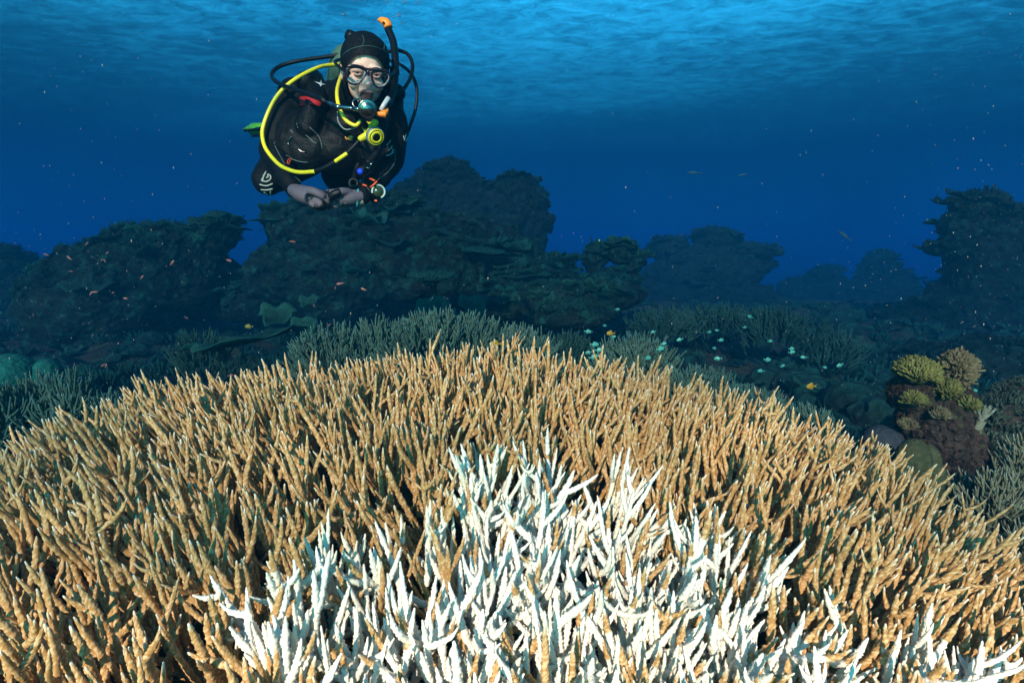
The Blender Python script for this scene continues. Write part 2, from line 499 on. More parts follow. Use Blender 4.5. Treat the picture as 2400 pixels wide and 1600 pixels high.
# small growths, made once and set down by the hundred inside one mesh
def tuft(n, L, r, spread=0.9, k=4, rings=4):
    s = Soup()
    for _ in range(n):
        a = R.uniform(0, 6.283); q = spread * math.sqrt(R.random())
        d0 = norm(np.array([math.cos(a) * q, math.sin(a) * q, 1.0])); d1 = norm(d0 + np.array([0, 0, 0.5]) + R.normal(0, 0.2, 3))
        P, _ = bend(np.array([math.cos(a) * q * L * 0.25, math.sin(a) * q * L * 0.25, -0.1 * L]), d0, d1, L * R.uniform(0.7, 1.1), rings)
        V, F = tube(P, np.linspace(r, r * 0.55, rings), k)
        s.add(V, F, np.repeat([[0, 0, 0, 0]], len(V), 0) + np.concatenate([np.repeat(np.linspace(0, 0.9, rings), k), [0, 1]])[:, None])
    return np.concatenate(s.V), np.concatenate(s.F), np.concatenate(s.C)
def plate(rad, wav=0.12, th=0.03, n=26, m=5, tilt=0.25):
    V = []; C = []
    for side in (1, 0):
        for j in range(m + 1):
            f = j / m
            for i in range(n):
                a = i * 2 * math.pi / n
                rr = rad * f * (1 + 0.14 * math.sin(3 * a + rad * 40) + 0.09 * math.sin(7 * a + 1))
                V.append((rr * math.cos(a), rr * math.sin(a), tilt * rad * f * f + wav * rad * f * math.sin(5 * a + 2) * f - (0 if side else th * rad * (1.3 - f)))); C.append([0.9 * f ** 4 + 0.1] * 4)
    F = []
    for s_ in range(2):
        o = s_ * (m + 1) * n
        for j in range(m):
            for i in range(n):
                q = [o + j * n + i, o + j * n + (i + 1) % n, o + (j + 1) * n + (i + 1) % n, o + (j + 1) * n + i]
                F.append(q if s_ else q[::-1])
    o = (m + 1) * n
    for i in range(n): F.append([m * n + i, o + m * n + i, o + m * n + (i + 1) % n, m * n + (i + 1) % n])
    return np.array(V), np.array(F), np.array(C)
def knob():
    V, F = ICO[2]
    V = V * (1 + 0.45 * R.random(len(V)))[:, None] * np.array([1, 1, 0.75])
    return V, F, np.repeat(np.clip(V[:, 2:3], 0, 1) * 0.5, 4, 1)
TUFTS = [tuft(26, 1.0, 0.055), tuft(18, 1.0, 0.08, 0.7), tuft(36, 0.8, 0.045, 1.2)]
PLATES = [plate(1.0), plate(1.0, 0.06, 0.05, tilt=0.1), plate(1.0, 0.2, 0.04, tilt=0.45)]
KNOBS = [knob(), knob()]
FINGERS = [tuft(14, 1.0, 0.11, 0.6, 5, 5)]

def rot_to(nv, spin):
    z = norm(np.array(nv, float)); a = np.array([1.0, 0, 0]) if abs(z[0]) < 0.8 else np.array([0, 1.0, 0])
    x = norm(np.cross(a, z)); y = np.cross(z, x)
    c, s_ = math.cos(spin), math.sin(spin)
    return np.stack([x * c + y * s_, -x * s_ + y * c, z], 1)

def scatter(soup, V, F, n, protos, size, up=0.5, minz=-0.2, mi=0, squash=1.0):
    """set n growths down on the faces of V,F that look upward or outward"""
    T = V[F[:, :3]]
    nn = np.cross(T[:, 1] - T[:, 0], T[:, 2] - T[:, 0]); ar = np.linalg.norm(nn, axis=1); nn = nn / (ar[:, None] + 1e-12)
    w = ar * np.clip(nn[:, 2] - minz, 0, 1) * (nn[:, 1] < 0.75)
    if w.sum() <= 0: return
    for f in R.choice(len(F), n, p=w / w.sum()):
        p = T[f].mean(0); nv = nn[f] * (1 - up) + np.array([0, 0, 1.0]) * up
        P = protos[int(R.integers(len(protos)))]
        M = rot_to(nv + R.normal(0, 0.15, 3), R.uniform(0, 6.28))
        sc = size * R.uniform(0.55, 1.35)
        soup.add((P[0] * np.array([1, 1, squash]) * sc) @ M.T + p, P[1], P[2] * R.uniform(0.1, 1.0) + (0.35 if R.random() < 0.10 else 0), mi)

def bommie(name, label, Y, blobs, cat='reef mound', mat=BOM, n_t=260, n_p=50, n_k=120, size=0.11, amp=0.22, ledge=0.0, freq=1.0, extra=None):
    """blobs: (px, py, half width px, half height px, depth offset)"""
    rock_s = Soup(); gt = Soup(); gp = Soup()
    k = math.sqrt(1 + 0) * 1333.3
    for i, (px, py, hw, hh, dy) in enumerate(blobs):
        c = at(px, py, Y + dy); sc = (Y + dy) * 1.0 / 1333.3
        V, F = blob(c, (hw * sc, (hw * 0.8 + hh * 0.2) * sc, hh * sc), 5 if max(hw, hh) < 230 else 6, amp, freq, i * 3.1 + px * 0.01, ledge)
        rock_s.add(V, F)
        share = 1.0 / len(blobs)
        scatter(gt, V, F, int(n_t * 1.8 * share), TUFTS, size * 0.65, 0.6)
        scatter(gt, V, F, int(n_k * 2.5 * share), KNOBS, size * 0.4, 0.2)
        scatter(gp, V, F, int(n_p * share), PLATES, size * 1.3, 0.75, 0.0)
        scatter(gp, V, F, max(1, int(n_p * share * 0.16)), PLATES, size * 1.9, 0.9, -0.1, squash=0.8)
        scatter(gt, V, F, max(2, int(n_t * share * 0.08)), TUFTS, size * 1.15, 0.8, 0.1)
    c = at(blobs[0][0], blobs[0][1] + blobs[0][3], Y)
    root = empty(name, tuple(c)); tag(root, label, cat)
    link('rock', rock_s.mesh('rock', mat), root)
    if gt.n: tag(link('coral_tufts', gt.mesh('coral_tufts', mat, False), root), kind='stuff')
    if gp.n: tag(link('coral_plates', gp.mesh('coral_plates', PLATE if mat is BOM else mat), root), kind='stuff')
    return root

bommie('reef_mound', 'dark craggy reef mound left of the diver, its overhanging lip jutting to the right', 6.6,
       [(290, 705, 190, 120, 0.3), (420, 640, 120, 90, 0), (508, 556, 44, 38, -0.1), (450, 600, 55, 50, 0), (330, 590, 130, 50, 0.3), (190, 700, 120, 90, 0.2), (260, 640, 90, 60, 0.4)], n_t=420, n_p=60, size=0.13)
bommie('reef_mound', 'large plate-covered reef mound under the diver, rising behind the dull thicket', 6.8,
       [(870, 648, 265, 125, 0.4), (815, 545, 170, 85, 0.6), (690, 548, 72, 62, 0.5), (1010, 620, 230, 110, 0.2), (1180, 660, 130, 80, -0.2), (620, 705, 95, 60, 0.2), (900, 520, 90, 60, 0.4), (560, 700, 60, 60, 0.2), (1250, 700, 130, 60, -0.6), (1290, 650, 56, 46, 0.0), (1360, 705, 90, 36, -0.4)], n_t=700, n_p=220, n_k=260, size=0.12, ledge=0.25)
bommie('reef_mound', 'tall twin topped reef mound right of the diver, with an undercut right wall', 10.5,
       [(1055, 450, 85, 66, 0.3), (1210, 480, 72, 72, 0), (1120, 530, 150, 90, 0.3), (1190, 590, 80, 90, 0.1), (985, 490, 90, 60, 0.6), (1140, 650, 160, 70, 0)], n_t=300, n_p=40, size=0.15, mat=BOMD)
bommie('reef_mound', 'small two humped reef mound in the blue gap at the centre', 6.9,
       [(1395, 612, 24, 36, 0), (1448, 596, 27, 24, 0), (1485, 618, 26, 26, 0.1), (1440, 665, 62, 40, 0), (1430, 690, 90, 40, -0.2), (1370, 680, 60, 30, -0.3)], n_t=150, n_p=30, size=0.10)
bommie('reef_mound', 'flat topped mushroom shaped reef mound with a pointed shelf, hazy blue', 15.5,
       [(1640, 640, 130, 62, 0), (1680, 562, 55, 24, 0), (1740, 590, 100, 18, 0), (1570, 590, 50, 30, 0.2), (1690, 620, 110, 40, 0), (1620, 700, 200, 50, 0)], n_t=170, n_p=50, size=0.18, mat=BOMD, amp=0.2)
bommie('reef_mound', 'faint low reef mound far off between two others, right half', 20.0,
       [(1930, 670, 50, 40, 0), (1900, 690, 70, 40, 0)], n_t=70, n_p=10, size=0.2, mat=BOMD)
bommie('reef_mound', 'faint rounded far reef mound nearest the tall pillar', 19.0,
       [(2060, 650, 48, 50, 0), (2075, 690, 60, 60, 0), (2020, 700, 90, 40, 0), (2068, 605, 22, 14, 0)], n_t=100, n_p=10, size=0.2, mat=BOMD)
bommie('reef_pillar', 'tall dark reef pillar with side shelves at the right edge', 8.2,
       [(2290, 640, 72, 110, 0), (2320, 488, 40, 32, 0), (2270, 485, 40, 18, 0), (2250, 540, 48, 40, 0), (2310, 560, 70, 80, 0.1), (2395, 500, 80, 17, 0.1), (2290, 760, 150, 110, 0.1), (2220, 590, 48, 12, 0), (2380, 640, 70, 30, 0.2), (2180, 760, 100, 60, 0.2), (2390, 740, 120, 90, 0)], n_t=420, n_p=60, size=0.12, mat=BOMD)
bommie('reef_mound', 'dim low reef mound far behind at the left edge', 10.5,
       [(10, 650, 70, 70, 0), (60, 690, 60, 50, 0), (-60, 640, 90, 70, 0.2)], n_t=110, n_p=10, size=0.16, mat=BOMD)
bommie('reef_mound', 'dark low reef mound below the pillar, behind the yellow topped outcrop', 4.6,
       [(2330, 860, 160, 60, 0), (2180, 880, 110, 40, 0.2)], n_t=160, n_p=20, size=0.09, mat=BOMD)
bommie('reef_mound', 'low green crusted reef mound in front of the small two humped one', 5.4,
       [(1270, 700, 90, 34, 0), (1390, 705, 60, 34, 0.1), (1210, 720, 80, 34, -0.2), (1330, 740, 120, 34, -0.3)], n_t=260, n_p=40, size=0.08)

# corals strewn over the sea floor between the mounds: nobody could count them
gc = Soup()
for _ in range(2300):
    y = 2.3 + 9.5 * R.random() ** 1.2; x = R.uniform(-1, 1) * (0.95 * y + 0.4)
    z = float(floor_z(np.array(x), np.array(y))) + 0.16 * float(fbm(x, y, 0.9, 5, 3.0)[0]) * min(1, max(0, (y - 1.6) / 1.5))
    pr = (TUFTS + KNOBS + PLATES + TUFTS)[int(R.integers(11)) % 11]
    sc = R.uniform(0.06, 0.17) * (0.6 if y < 3.2 else 1)
    M = rot_to(np.array([R.normal(0, 0.2), R.normal(0, 0.2), 1]), R.uniform(0, 6.28))
    gc.add((pr[0] * sc) @ M.T + np.array([x, y, z + 0.01]), pr[1], pr[2])
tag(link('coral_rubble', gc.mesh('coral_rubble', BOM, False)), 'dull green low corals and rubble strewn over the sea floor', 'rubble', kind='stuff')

# ------------------------------------------------------------------ dull staghorn thickets behind and beside the big one
def bush(name, label, Y, lumps, n, L, rad, mat, dist=2.4, cat='coral', group=None, spike=0.15, spread=0.55, nside=3):
    s = Soup(); 
    for i in range(n):
        px, py, hw, hh, dy = lumps[int(R.integers(len(lumps)))]
        c = at(px, py, Y + dy); sc = (Y + dy) / 1333.3; rx, rz = hw * sc, hh * sc
        a = R.uniform(0, 6.283); q = math.sqrt(R.random())
        dx, dyy = q * math.cos(a), q * math.sin(a)
        h = math.sqrt(max(0.0, 1 - q * q))
        tip = c + np.array([dx * rx, dyy * rx * 0.7, h * rz])
        upv = norm(np.array([dx * spread, dyy * spread, 0.35 + h * 0.8]) + R.normal(0, 0.1, 3))
        stem(s, tip - upv * L * 0.95, upv, L * R.uniform(0.85, 1.12), rad, dist, nside=nside, spike=spike, side_len=(0.25, 0.5), wob=0.15, tipw=0.012)
    o = link(name, s.mesh(name, mat)); c = at(lumps[0][0], lumps[0][1] + lumps[0][3], Y)
    o.data.transform(Matrix.Translation(-Vector(c))); o.location = c
    return tag(o, label, cat, group)

TEALD = stag_material('staghorn_dimmed', (0.007, 0.030, 0.020), (0.010, 0.042, 0.030), (0.026, 0.12, 0.11), (0.014, 0.058, 0.045), bumpy=200)  # darker copy of the dull staghorn: dimming with distance is put into the colour
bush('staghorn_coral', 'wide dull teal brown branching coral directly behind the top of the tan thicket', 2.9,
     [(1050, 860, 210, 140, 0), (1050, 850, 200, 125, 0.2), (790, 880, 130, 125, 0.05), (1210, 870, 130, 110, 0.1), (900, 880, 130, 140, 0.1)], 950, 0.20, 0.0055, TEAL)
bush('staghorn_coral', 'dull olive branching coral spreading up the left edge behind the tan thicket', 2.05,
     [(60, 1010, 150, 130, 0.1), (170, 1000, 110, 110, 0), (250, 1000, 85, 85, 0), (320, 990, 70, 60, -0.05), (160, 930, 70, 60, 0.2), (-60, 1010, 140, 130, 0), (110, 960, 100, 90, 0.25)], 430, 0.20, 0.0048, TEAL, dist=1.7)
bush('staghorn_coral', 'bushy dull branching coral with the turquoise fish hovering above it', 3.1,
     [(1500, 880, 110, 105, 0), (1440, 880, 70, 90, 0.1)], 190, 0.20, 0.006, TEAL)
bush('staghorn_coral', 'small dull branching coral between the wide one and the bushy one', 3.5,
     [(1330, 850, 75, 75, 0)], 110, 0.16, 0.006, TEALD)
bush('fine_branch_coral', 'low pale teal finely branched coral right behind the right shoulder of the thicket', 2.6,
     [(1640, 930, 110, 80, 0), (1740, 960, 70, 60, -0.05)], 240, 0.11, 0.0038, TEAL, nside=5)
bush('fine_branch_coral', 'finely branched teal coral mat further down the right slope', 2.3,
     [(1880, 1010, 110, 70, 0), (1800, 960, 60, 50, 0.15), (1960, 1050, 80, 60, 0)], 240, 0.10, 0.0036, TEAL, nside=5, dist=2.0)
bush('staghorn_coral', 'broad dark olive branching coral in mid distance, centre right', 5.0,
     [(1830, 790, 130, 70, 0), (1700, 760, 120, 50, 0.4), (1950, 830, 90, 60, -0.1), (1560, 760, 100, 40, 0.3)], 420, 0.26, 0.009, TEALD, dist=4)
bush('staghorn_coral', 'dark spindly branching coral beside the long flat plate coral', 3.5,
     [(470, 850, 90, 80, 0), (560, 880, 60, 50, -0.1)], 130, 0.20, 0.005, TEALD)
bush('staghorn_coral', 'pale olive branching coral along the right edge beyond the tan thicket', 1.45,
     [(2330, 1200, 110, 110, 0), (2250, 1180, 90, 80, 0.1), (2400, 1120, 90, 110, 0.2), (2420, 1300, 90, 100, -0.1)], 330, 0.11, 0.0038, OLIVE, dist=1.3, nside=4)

# big smooth heads and plates
def head(name, label, px, py, hw, hh, Y, mat, amp=0.06, sub=5, cat='coral', freq=5.0):
    c = at(px, py, Y); sc = Y / 1333.3
    V, F = blob(c, (hw * sc, hw * sc, hh * sc), sub, amp, freq, px * 0.1)
    o = link(name, np_mesh(name, V - c, F, mat)); o.location = c
    return tag(o, label, cat)
head('boulder_coral', 'smooth teal boulder coral touching the left edge', 20, 880, 62, 55, 2.75, PORITES)
head('boulder_coral', 'smaller teal boulder coral beside the one on the left edge', 112, 880, 34, 42, 2.8, PORITES)
BRAIN = grow_material('lobed_coral_skin', (0.032, 0.038, 0.016), (0.05, 0.052, 0.022), (0.08, 0.085, 0.04), scale=60, bd=0.003)
MAUVE = grow_material('mauve_coral_skin', (0.020, 0.028, 0.036), (0.03, 0.035, 0.045), (0.045, 0.055, 0.065), scale=60, bd=0.003)
lb = empty('lobed_coral', tuple(at(2150, 1120, 1.52))); tag(lb, 'smooth olive lobed coral tucked at the foot of the red outcrop', 'coral')
for px, py, hw, hh, dy in ((2140, 1075, 40, 50, 0), (2172, 1085, 32, 50, 0.02), (2192, 1125, 24, 50, 0.0), (2115, 1100, 28, 34, -0.04)):
    c = at(px, py, 1.52 + dy); sc = 1.52 / 1333.3
    V, F = blob(c, (hw * sc, hw * sc, hh * sc), 4, 0.05, 6, px)
    link('lobe', np_mesh('lobe', V, F, BRAIN), lb)
head('boulder_coral', 'low mauve boulder coral peeking out just left of the olive lobed coral', 2070, 1030, 45, 34, 1.75, MAUVE, 0.05)

def slab(name, label, px, py, Y, rad_px, proto, tiltv, sy=1.0, mat=PLATE, cat='coral', stretch=1.0):
    c = at(px, py, Y); sc = rad_px * Y / 1333.3
    P = PLATES[proto]
    M = rot_to(np.array(tiltv), 0.4)
    st = np.array([1.0, sy, 1.0]) * stretch
    V = ((P[0] * sc) @ M.T) * st
    o = link(name, np_mesh(name, V, P[1], mat, True, P[2])); o.location = c
    return tag(o, label, cat)
slab('plate_coral', 'long flat green plate coral lying low, left of the wide dull thicket', 570, 800, 3.5, 130, 1, (-0.16, 0.02, 1))
slab('plate_coral', 'round green plate coral tipped up behind the long flat one', 650, 748, 3.8, 40, 2, (0.15, -0.6, 1))
slab('plate_coral', 'scalloped plate coral beside the wide dull thicket, nearest its left end', 712, 768, 3.7, 30, 0, (0.2, -0.9, 0.8))
slab('plate_coral', 'small ruffled plate coral above the scalloped one', 725, 712, 4.4, 24, 2, (0.0, -0.5, 1))
slab('plate_coral', 'broad leaning plate coral half hidden behind the wide dull thicket', 1015, 722, 4.2, 40, 1, (-0.1, -0.8, 1))
slab('plate_coral', 'pale grey leaning plate coral behind the right end of the wide thicket', 1105, 722, 4.3, 34, 0, (0.5, -0.8, 0.8))
# table corals: a disc of short upright fingers on a stalk
def table_coral(label, px, py, Y, hw, tilt=(0, -0.12, 1), fz=0.10):
    c = at(px, py, Y); r = hw * Y / 1333.3
    root = empty('table_coral', tuple(c)); tag(root, label, 'coral')
    M = rot_to(np.array(tilt), 0.0)
    P = PLATES[1]
    link('table', np_mesh('table', (P[0] * r * np.array([1, 1, 0.8])) @ M.T + c, P[1], PLATE, True, P[2]), root)
    s = Soup()
    for _ in range(300):
        a = R.uniform(0, 6.283); q = math.sqrt(R.random()) * 0.97
        p = np.array([q * math.cos(a), q * math.sin(a), 0.1 * q * q]) * r
        d = np.array([0.5 * q * math.cos(a), 0.5 * q * math.sin(a), 1]); h = r * fz * R.uniform(0.8, 1.5) * (1.5 - q)
        V, F = tube(np.array([p, p + d * h * 0.6, p + d * h]), [r * 0.028, r * 0.024, r * 0.012], 4)
        s.add(V @ M.T + c, F, np.full((len(V), 4), 0.55))
    tag(link('fingers', s.mesh('fingers', PLATE, False), root), kind='stuff')
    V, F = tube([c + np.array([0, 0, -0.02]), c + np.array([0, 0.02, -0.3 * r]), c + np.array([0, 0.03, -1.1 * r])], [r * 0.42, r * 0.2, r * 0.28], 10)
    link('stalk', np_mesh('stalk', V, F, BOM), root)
table_coral('domed green table coral in front of the big mound, right below the diver', 1010, 652, 5.2, 55, (0, -0.10, 1), 0.16)
table_coral('flat tilted table coral on the shoulder of the big mound, above the domed one', 1128, 590, 6.0, 56, (0.14, -0.10, 1), 0.07)

# ------------------------------------------------------------------ outcrop at the right
RED = NT('outcrop_rock')
a1 = RED.noise(22, 5, 0.7); a2 = RED.noise(70, 5, 0.7)
rc = RED.mix(RED.rng(a1, 0.38, 0.62), (0.018, 0.014, 0.010), (0.05, 0.030, 0.022))
rc = RED.mix(RED.rng(a2, 0.55, 0.72), rc, (0.15, 0.07, 0.065))
rc = RED.mix(RED.rng(RED.noise(15, 4, 0.6, 0.3), 0.55, 0.68), rc, (0.075, 0.075, 0.03))
RED.base(rc, 0.85, 0.25); RED.bump(RED.math('ADD', a2, RED.vor(60)), 1.0, 0.015)
YEL = grow_material('yellow_coral_skin', (0.045, 0.05, 0.012), (0.075, 0.078, 0.018), (0.17, 0.165, 0.05), scale=60, bd=0.003)
BRN = grow_material('brown_coral_skin', (0.055, 0.040, 0.018), (0.085, 0.062, 0.028), (0.17, 0.15, 0.085), scale=60, bd=0.003)
PAL = grow_material('pale_coral_skin', (0.10, 0.105, 0.075), (0.13, 0.14, 0.10), (0.24, 0.26, 0.21), scale=60, bd=0.003)
oc = empty('rock_outcrop', tuple(at(2200, 1130, 1.75))); tag(oc, 'dark red crusted rock outcrop carrying a yellow green coral, right side', 'rock')
s = Soup(); g2 = Soup()
for px, py, hw, hh, dy in ((2200, 1050, 72, 90, 0), (2150, 930, 52, 50, 0), (2215, 960, 60, 60, 0.02), (2240, 1070, 66, 80, 0.03), (2180, 990, 60, 60, 0)):
    c = at(px, py, 1.78 + dy); sc = 1.78 / 1333.3
    V, F = blob(c, (hw * sc, hw * sc, hh * sc), 5, 0.24, 4.5, px * 0.1)
    s.add(V, F)
    scatter(g2, V, F, 380, KNOBS + TUFTS + FINGERS, 0.0115, 0.15, -0.8)
link('rock', s.mesh('rock', RED.m), oc)
tag(link('crust', g2.mesh('crust', RED.m), oc), kind='stuff')
def clump(name, label, px, py, Y, hw, hh, n, protos, size, mat):
    c = at(px, py, Y); sc = Y / 1333.3; s = Soup()
    V, F = blob(c, (hw * sc * 0.55, hw * sc * 0.55, hh * sc * 0.55), 3, 0.15, 9, px)
    s.add(V, F)
    scatter(s, V, F, n, protos, size, 0.35, -0.3)
    o = link(name, s.mesh(name, mat)); o.data.transform(Matrix.Translation(-Vector(c))); o.location = c
    return tag(o, label, 'coral')
clump('cauliflower_coral', 'yellow green cauliflower coral on top of the red outcrop', 2150, 880, 1.74, 50, 34, 110, FINGERS, 0.033, YEL)
clump('cauliflower_coral', 'lower small yellow knobbly coral on the face of the red outcrop', 2222, 922, 1.70, 28, 26, 45, FINGERS, 0.025, YEL)
clump('finger_coral', 'brown bushy finger coral crowning the right top of the outcrop', 2240, 878, 1.78, 26, 50, 70, FINGERS, 0.042, BRN)
clump('finger_coral', 'olive finger coral tuft midway down the left side of the red outcrop', 2140, 940, 1.70, 20, 18, 30, FINGERS, 0.022, YEL)
clump('finger_coral', 'small brown coral tuft at the centre of the red outcrop face', 2200, 975, 1.68, 18, 16, 26, FINGERS, 0.020, BRN)
clump('finger_coral', 'small greenish coral tuft at the right shoulder of the red outcrop', 2272, 955, 1.72, 18, 20, 30, FINGERS, 0.024, YEL)
clump('finger_coral', 'tan knobbly finger coral at the left foot of the outcrop', 2125, 1000, 1.68, 24, 18, 22, FINGERS, 0.018, BRN)
def fan(name, label, px, py, Y, n, L, r, mat):
    c = at(px, py, Y); s = Soup()
    V, F = tube([c + np.array([-0.012, 0, -0.055]), c + np.array([-0.006, 0, -0.02]), c], [0.013, 0.012, 0.014], 9); s.add(V, F)
    for i in range(n):
        a = -0.75 + 1.5 * i / (n - 1) + R.normal(0, 0.06)
        d = norm(np.array([math.sin(a), R.normal(0, 0.25), math.cos(a)]))
        P, _ = bend(c - d * 0.01, d, norm(d + np.array([0, 0, 0.3])), L * R.uniform(0.75, 1.1), 6)
        V, F = tube(P, np.linspace(r, r * 0.6, 6), 6); s.add(V, F, np.full((len(V), 4), 0.3))
    o = link(name, s.mesh(name, mat)); o.data.transform(Matrix.Translation(-Vector(c))); o.location = c
    return tag(o, label, 'coral')
fan('finger_coral', 'pale cream hand shaped finger coral standing on the right side of the outcrop', 2300, 985, 1.74, 17, 0.062, 0.0058, PAL)
er = empty('rock_ledge', tuple(at(2370, 1080, 2.1))); tag(er, 'mottled brown ledge with stubby green corals on the right edge', 'rock')
s = Soup(); g2 = Soup()
for px, py, hw, hh, dy in ((2350, 1020, 90, 90, 0), (2420, 980, 90, 80, 0.1), (2330, 1090, 90, 70, -0.1)):
    c = at(px, py, 2.1 + dy); sc = 2.1 / 1333.3
    V, F = blob(c, (hw * sc, hw * sc, hh * sc), 5, 0.2, 3.5, px * 0.1); s.add(V, F)
    scatter(g2, V, F, 190, TUFTS + FINGERS + FINGERS, 0.034, 0.5, -0.6)
link('rock', s.mesh('rock', RED.m), er)
tag(link('stubby_corals', g2.mesh('stubby_corals', OLIVE2 if 'OLIVE2' in globals() else grow_material('stubby_skin', (0.022, 0.034, 0.024), (0.04, 0.055, 0.035), (0.09, 0.12, 0.085), scale=40), False), er), kind='stuff')

# ------------------------------------------------------------------ fish
def fish_mesh(name, L, h, w, mat_body, mat_fin, mat_eye, fork=0.5):
    s = Soup()
    n = 15; t = np.linspace(0, 1, n)
    prof = np.sin(np.pi * np.clip(t, 0, 1) ** 0.72) ** 0.8 * (1 - 0.12 * t) + 0.10 * (t > 0.8) * (t - 0.8) * 5 * 0.9
    prof[0] = 0.05; prof[-1] = 0.16
    P = np.stack([t * L * 0.78 - L * 0.4, np.zeros(n), np.zeros(n)], -1)
    V, F = tube(P, prof, 12)
    c = np.repeat(P, 12, 0)
    dv = V[:-2] - c
    V[:-2] = c + np.stack([dv[:, 0] * 0, dv[:, 1] * w / 2, dv[:, 2] * h / 2], -1)
    s.add(V, F, None, 0)
    body = s.mesh(name, [mat_body])
    f = Soup()
    def fin(pts, th=0.0006):
        p = np.array(pts, float); m = len(p)
        A = np.stack([p[:, 0], np.full(m, th), p[:, 1]], -1); B = A * np.array([1, -1, 1])
        V = np.concatenate([A, B]); q = [[0, i, i + 1, -1] for i in range(1, m - 1)] + [[m, m + i + 1, m + i, -1] for i in range(1, m - 1)]
        q += [[i, m + i, m + (i + 1) % m, (i + 1) % m] for i in range(m)]
        f.add(V, q)
    x1 = L * 0.36
    fin([(x1, 0.02 * L), (L * 0.6, h * 0.48 * fork * 1.6), (L * 0.47, 0), (L * 0.6, -h * 0.48 * fork * 1.6), (x1, -0.02 * L)])
    fin([(-L * 0.15, h * 0.42), (0.02 * L, h * 0.66), (L * 0.2, h * 0.55), (L * 0.27, h * 0.25), (0.05 * L, h * 0.35)])
    fin([(0.02 * L, -h * 0.38), (L * 0.1, -h * 0.62), (L * 0.24, -h * 0.45), (L * 0.26, -h * 0.22)])
    fins = f.mesh('fins', [mat_fin], False)
    e = Soup()
    for sg in (-1, 1):
        V, F = ICO[2]; e.add(V * L * 0.028 + np.array([-L * 0.31, sg * w * 0.30, h * 0.08]), F)
    eye = e.mesh('eyes', [mat_eye])
    return body, fins, eye
M_CHR = simple('chromis_skin', (0.06, 0.32, 0.24), 0.35, 0.6, scale=90)
M_CHRF = simple('chromis_fin', (0.07, 0.32, 0.26), 0.4, 0.5)
M_YF = simple('yellow_fish_skin', (0.32, 0.20, 0.010), 0.5)
M_AN = simple('pink_fish_skin', (0.22, 0.085, 0.075), 0.5)
M_DK = simple('dark_fish_skin', (0.02, 0.025, 0.03), 0.5)
M_GF = simple('silver_fish_skin', (0.015, 0.06, 0.08), 0.7)
M_EYE = simple('fish_eye', (0.01, 0.01, 0.01), 0.1)
MS = {'chr': fish_mesh('damselfish', 0.062, 0.027, 0.012, M_CHR, M_CHRF, M_EYE),
      'yel': fish_mesh('damselfish', 0.055, 0.026, 0.012, M_YF, M_YF, M_EYE),
      'pin': fish_mesh('small_fish', 0.032, 0.0085, 0.005, M_AN, M_AN, M_EYE),
      'dark': fish_mesh('damselfish', 0.075, 0.045, 0.016, M_DK, M_DK, M_EYE),
      'sil': fish_mesh('slender_fish', 0.30, 0.035, 0.022, M_GF, M_GF, M_EYE)}
def fish(kind, px, py, Y, yaw, label, group=None, roll=0, parts=True, size=1.0):
    b, f, e = MS[kind]
    o = link({'chr': 'damselfish', 'yel': 'damselfish', 'pin': 'small_fish', 'dark': 'damselfish', 'sil': 'slender_fish'}[kind], b)
    o.location = at(px, py, Y); o.rotation_euler = (0, roll, yaw); o.scale = (size,) * 3
    tag(o, label, 'fish', group)
    if parts:
        for nm, me in (('fins', f), ('eyes', e)):
            c = bpy.data.objects.new(nm, me); COL.objects.link(c); c.parent = o
    return o
chr_l = 'small turquoise damselfish hovering over the dull corals behind the thicket'
for px, py, Y, yaw in ((1448, 725, 4.0, 0.2), (1418, 763, 3.8, 0.5), (1379, 777, 3.2, 0.1), (1438, 789, 3.4, -0.4), (1395, 807, 2.9, 0.2), (1405, 820, 2.8, 0.0), (1393, 836, 2.8, 0.1),
                       (1378, 826, 3.2, 2.8), (1557, 805, 2.9, 0.1), (1549, 817, 2.6, 0.3), (1592, 796, 2.7, 3.0), (1520, 839, 2.8, 0.5), (1530, 778, 4.0, 2.9), (1663, 778, 4.4, 0.3), (1680, 774, 4.6, 3.0),
                       (1690, 797, 4.0, 0.2), (1675, 816, 3.9, 0.5), (1681, 840, 3.6, 2.7), (1746, 767, 4.2, 0.2), (1757, 742, 4.6, 2.9), (1806, 799, 4.0, 0.2), (1856, 817, 3.0, 0.25), (1882, 837, 2.9, 2.9),
                       (1800, 843, 3.2, 0.2), (1835, 857, 3.9, 0.4), (1782, 869, 3.1, 2.9), (1934, 861, 3.5, 0.1), (1967, 856, 3.2, 3.0), (1857, 825, 3.6, 0.1), (2285, 916, 2.6, 0.2)):
    fish('chr', px, py, Y, math.pi + yaw if yaw < 1.5 else yaw - math.pi, chr_l, 'turquoise damselfish behind the thicket', roll=R.normal(0, 0.2), size=R.uniform(0.5, 0.9))
fish('yel', 1160, 806, 2.3, 0.2, 'yellow damselfish in front of the wide dull coral, above the thicket top')
fish('yel', 1430, 781, 3.2, 0.2, 'orange yellow damselfish among the turquoise ones')
fish('yel', 1900, 905, 2.5, 0.2, 'yellow damselfish alone over the right slope corals')
fish('yel', 582, 765, 3.6, 0.1, 'tiny yellow damselfish over the long flat plate coral')
fish('dark', 2030, 952, 2.2, 1.2, 'small dark damselfish over the corals left of the red outcrop')
fish('sil', 1978, 551, 6.0, 0.25, 'slender pale fish alone in open blue water left of the pillar', roll=0.5, size=0.75)
fish('sil', 1625, 405, 9.5, 0.2, 'faint slender fish in open water above the mushroom shaped mound, lower of two')
fish('sil', 1740, 410, 10.5, 0.2, 'faint slender fish in open water, further right of two', roll=-0.2, size=0.8)
pin_l = 'tiny pink fish in the loose swarm before the left reef mound'
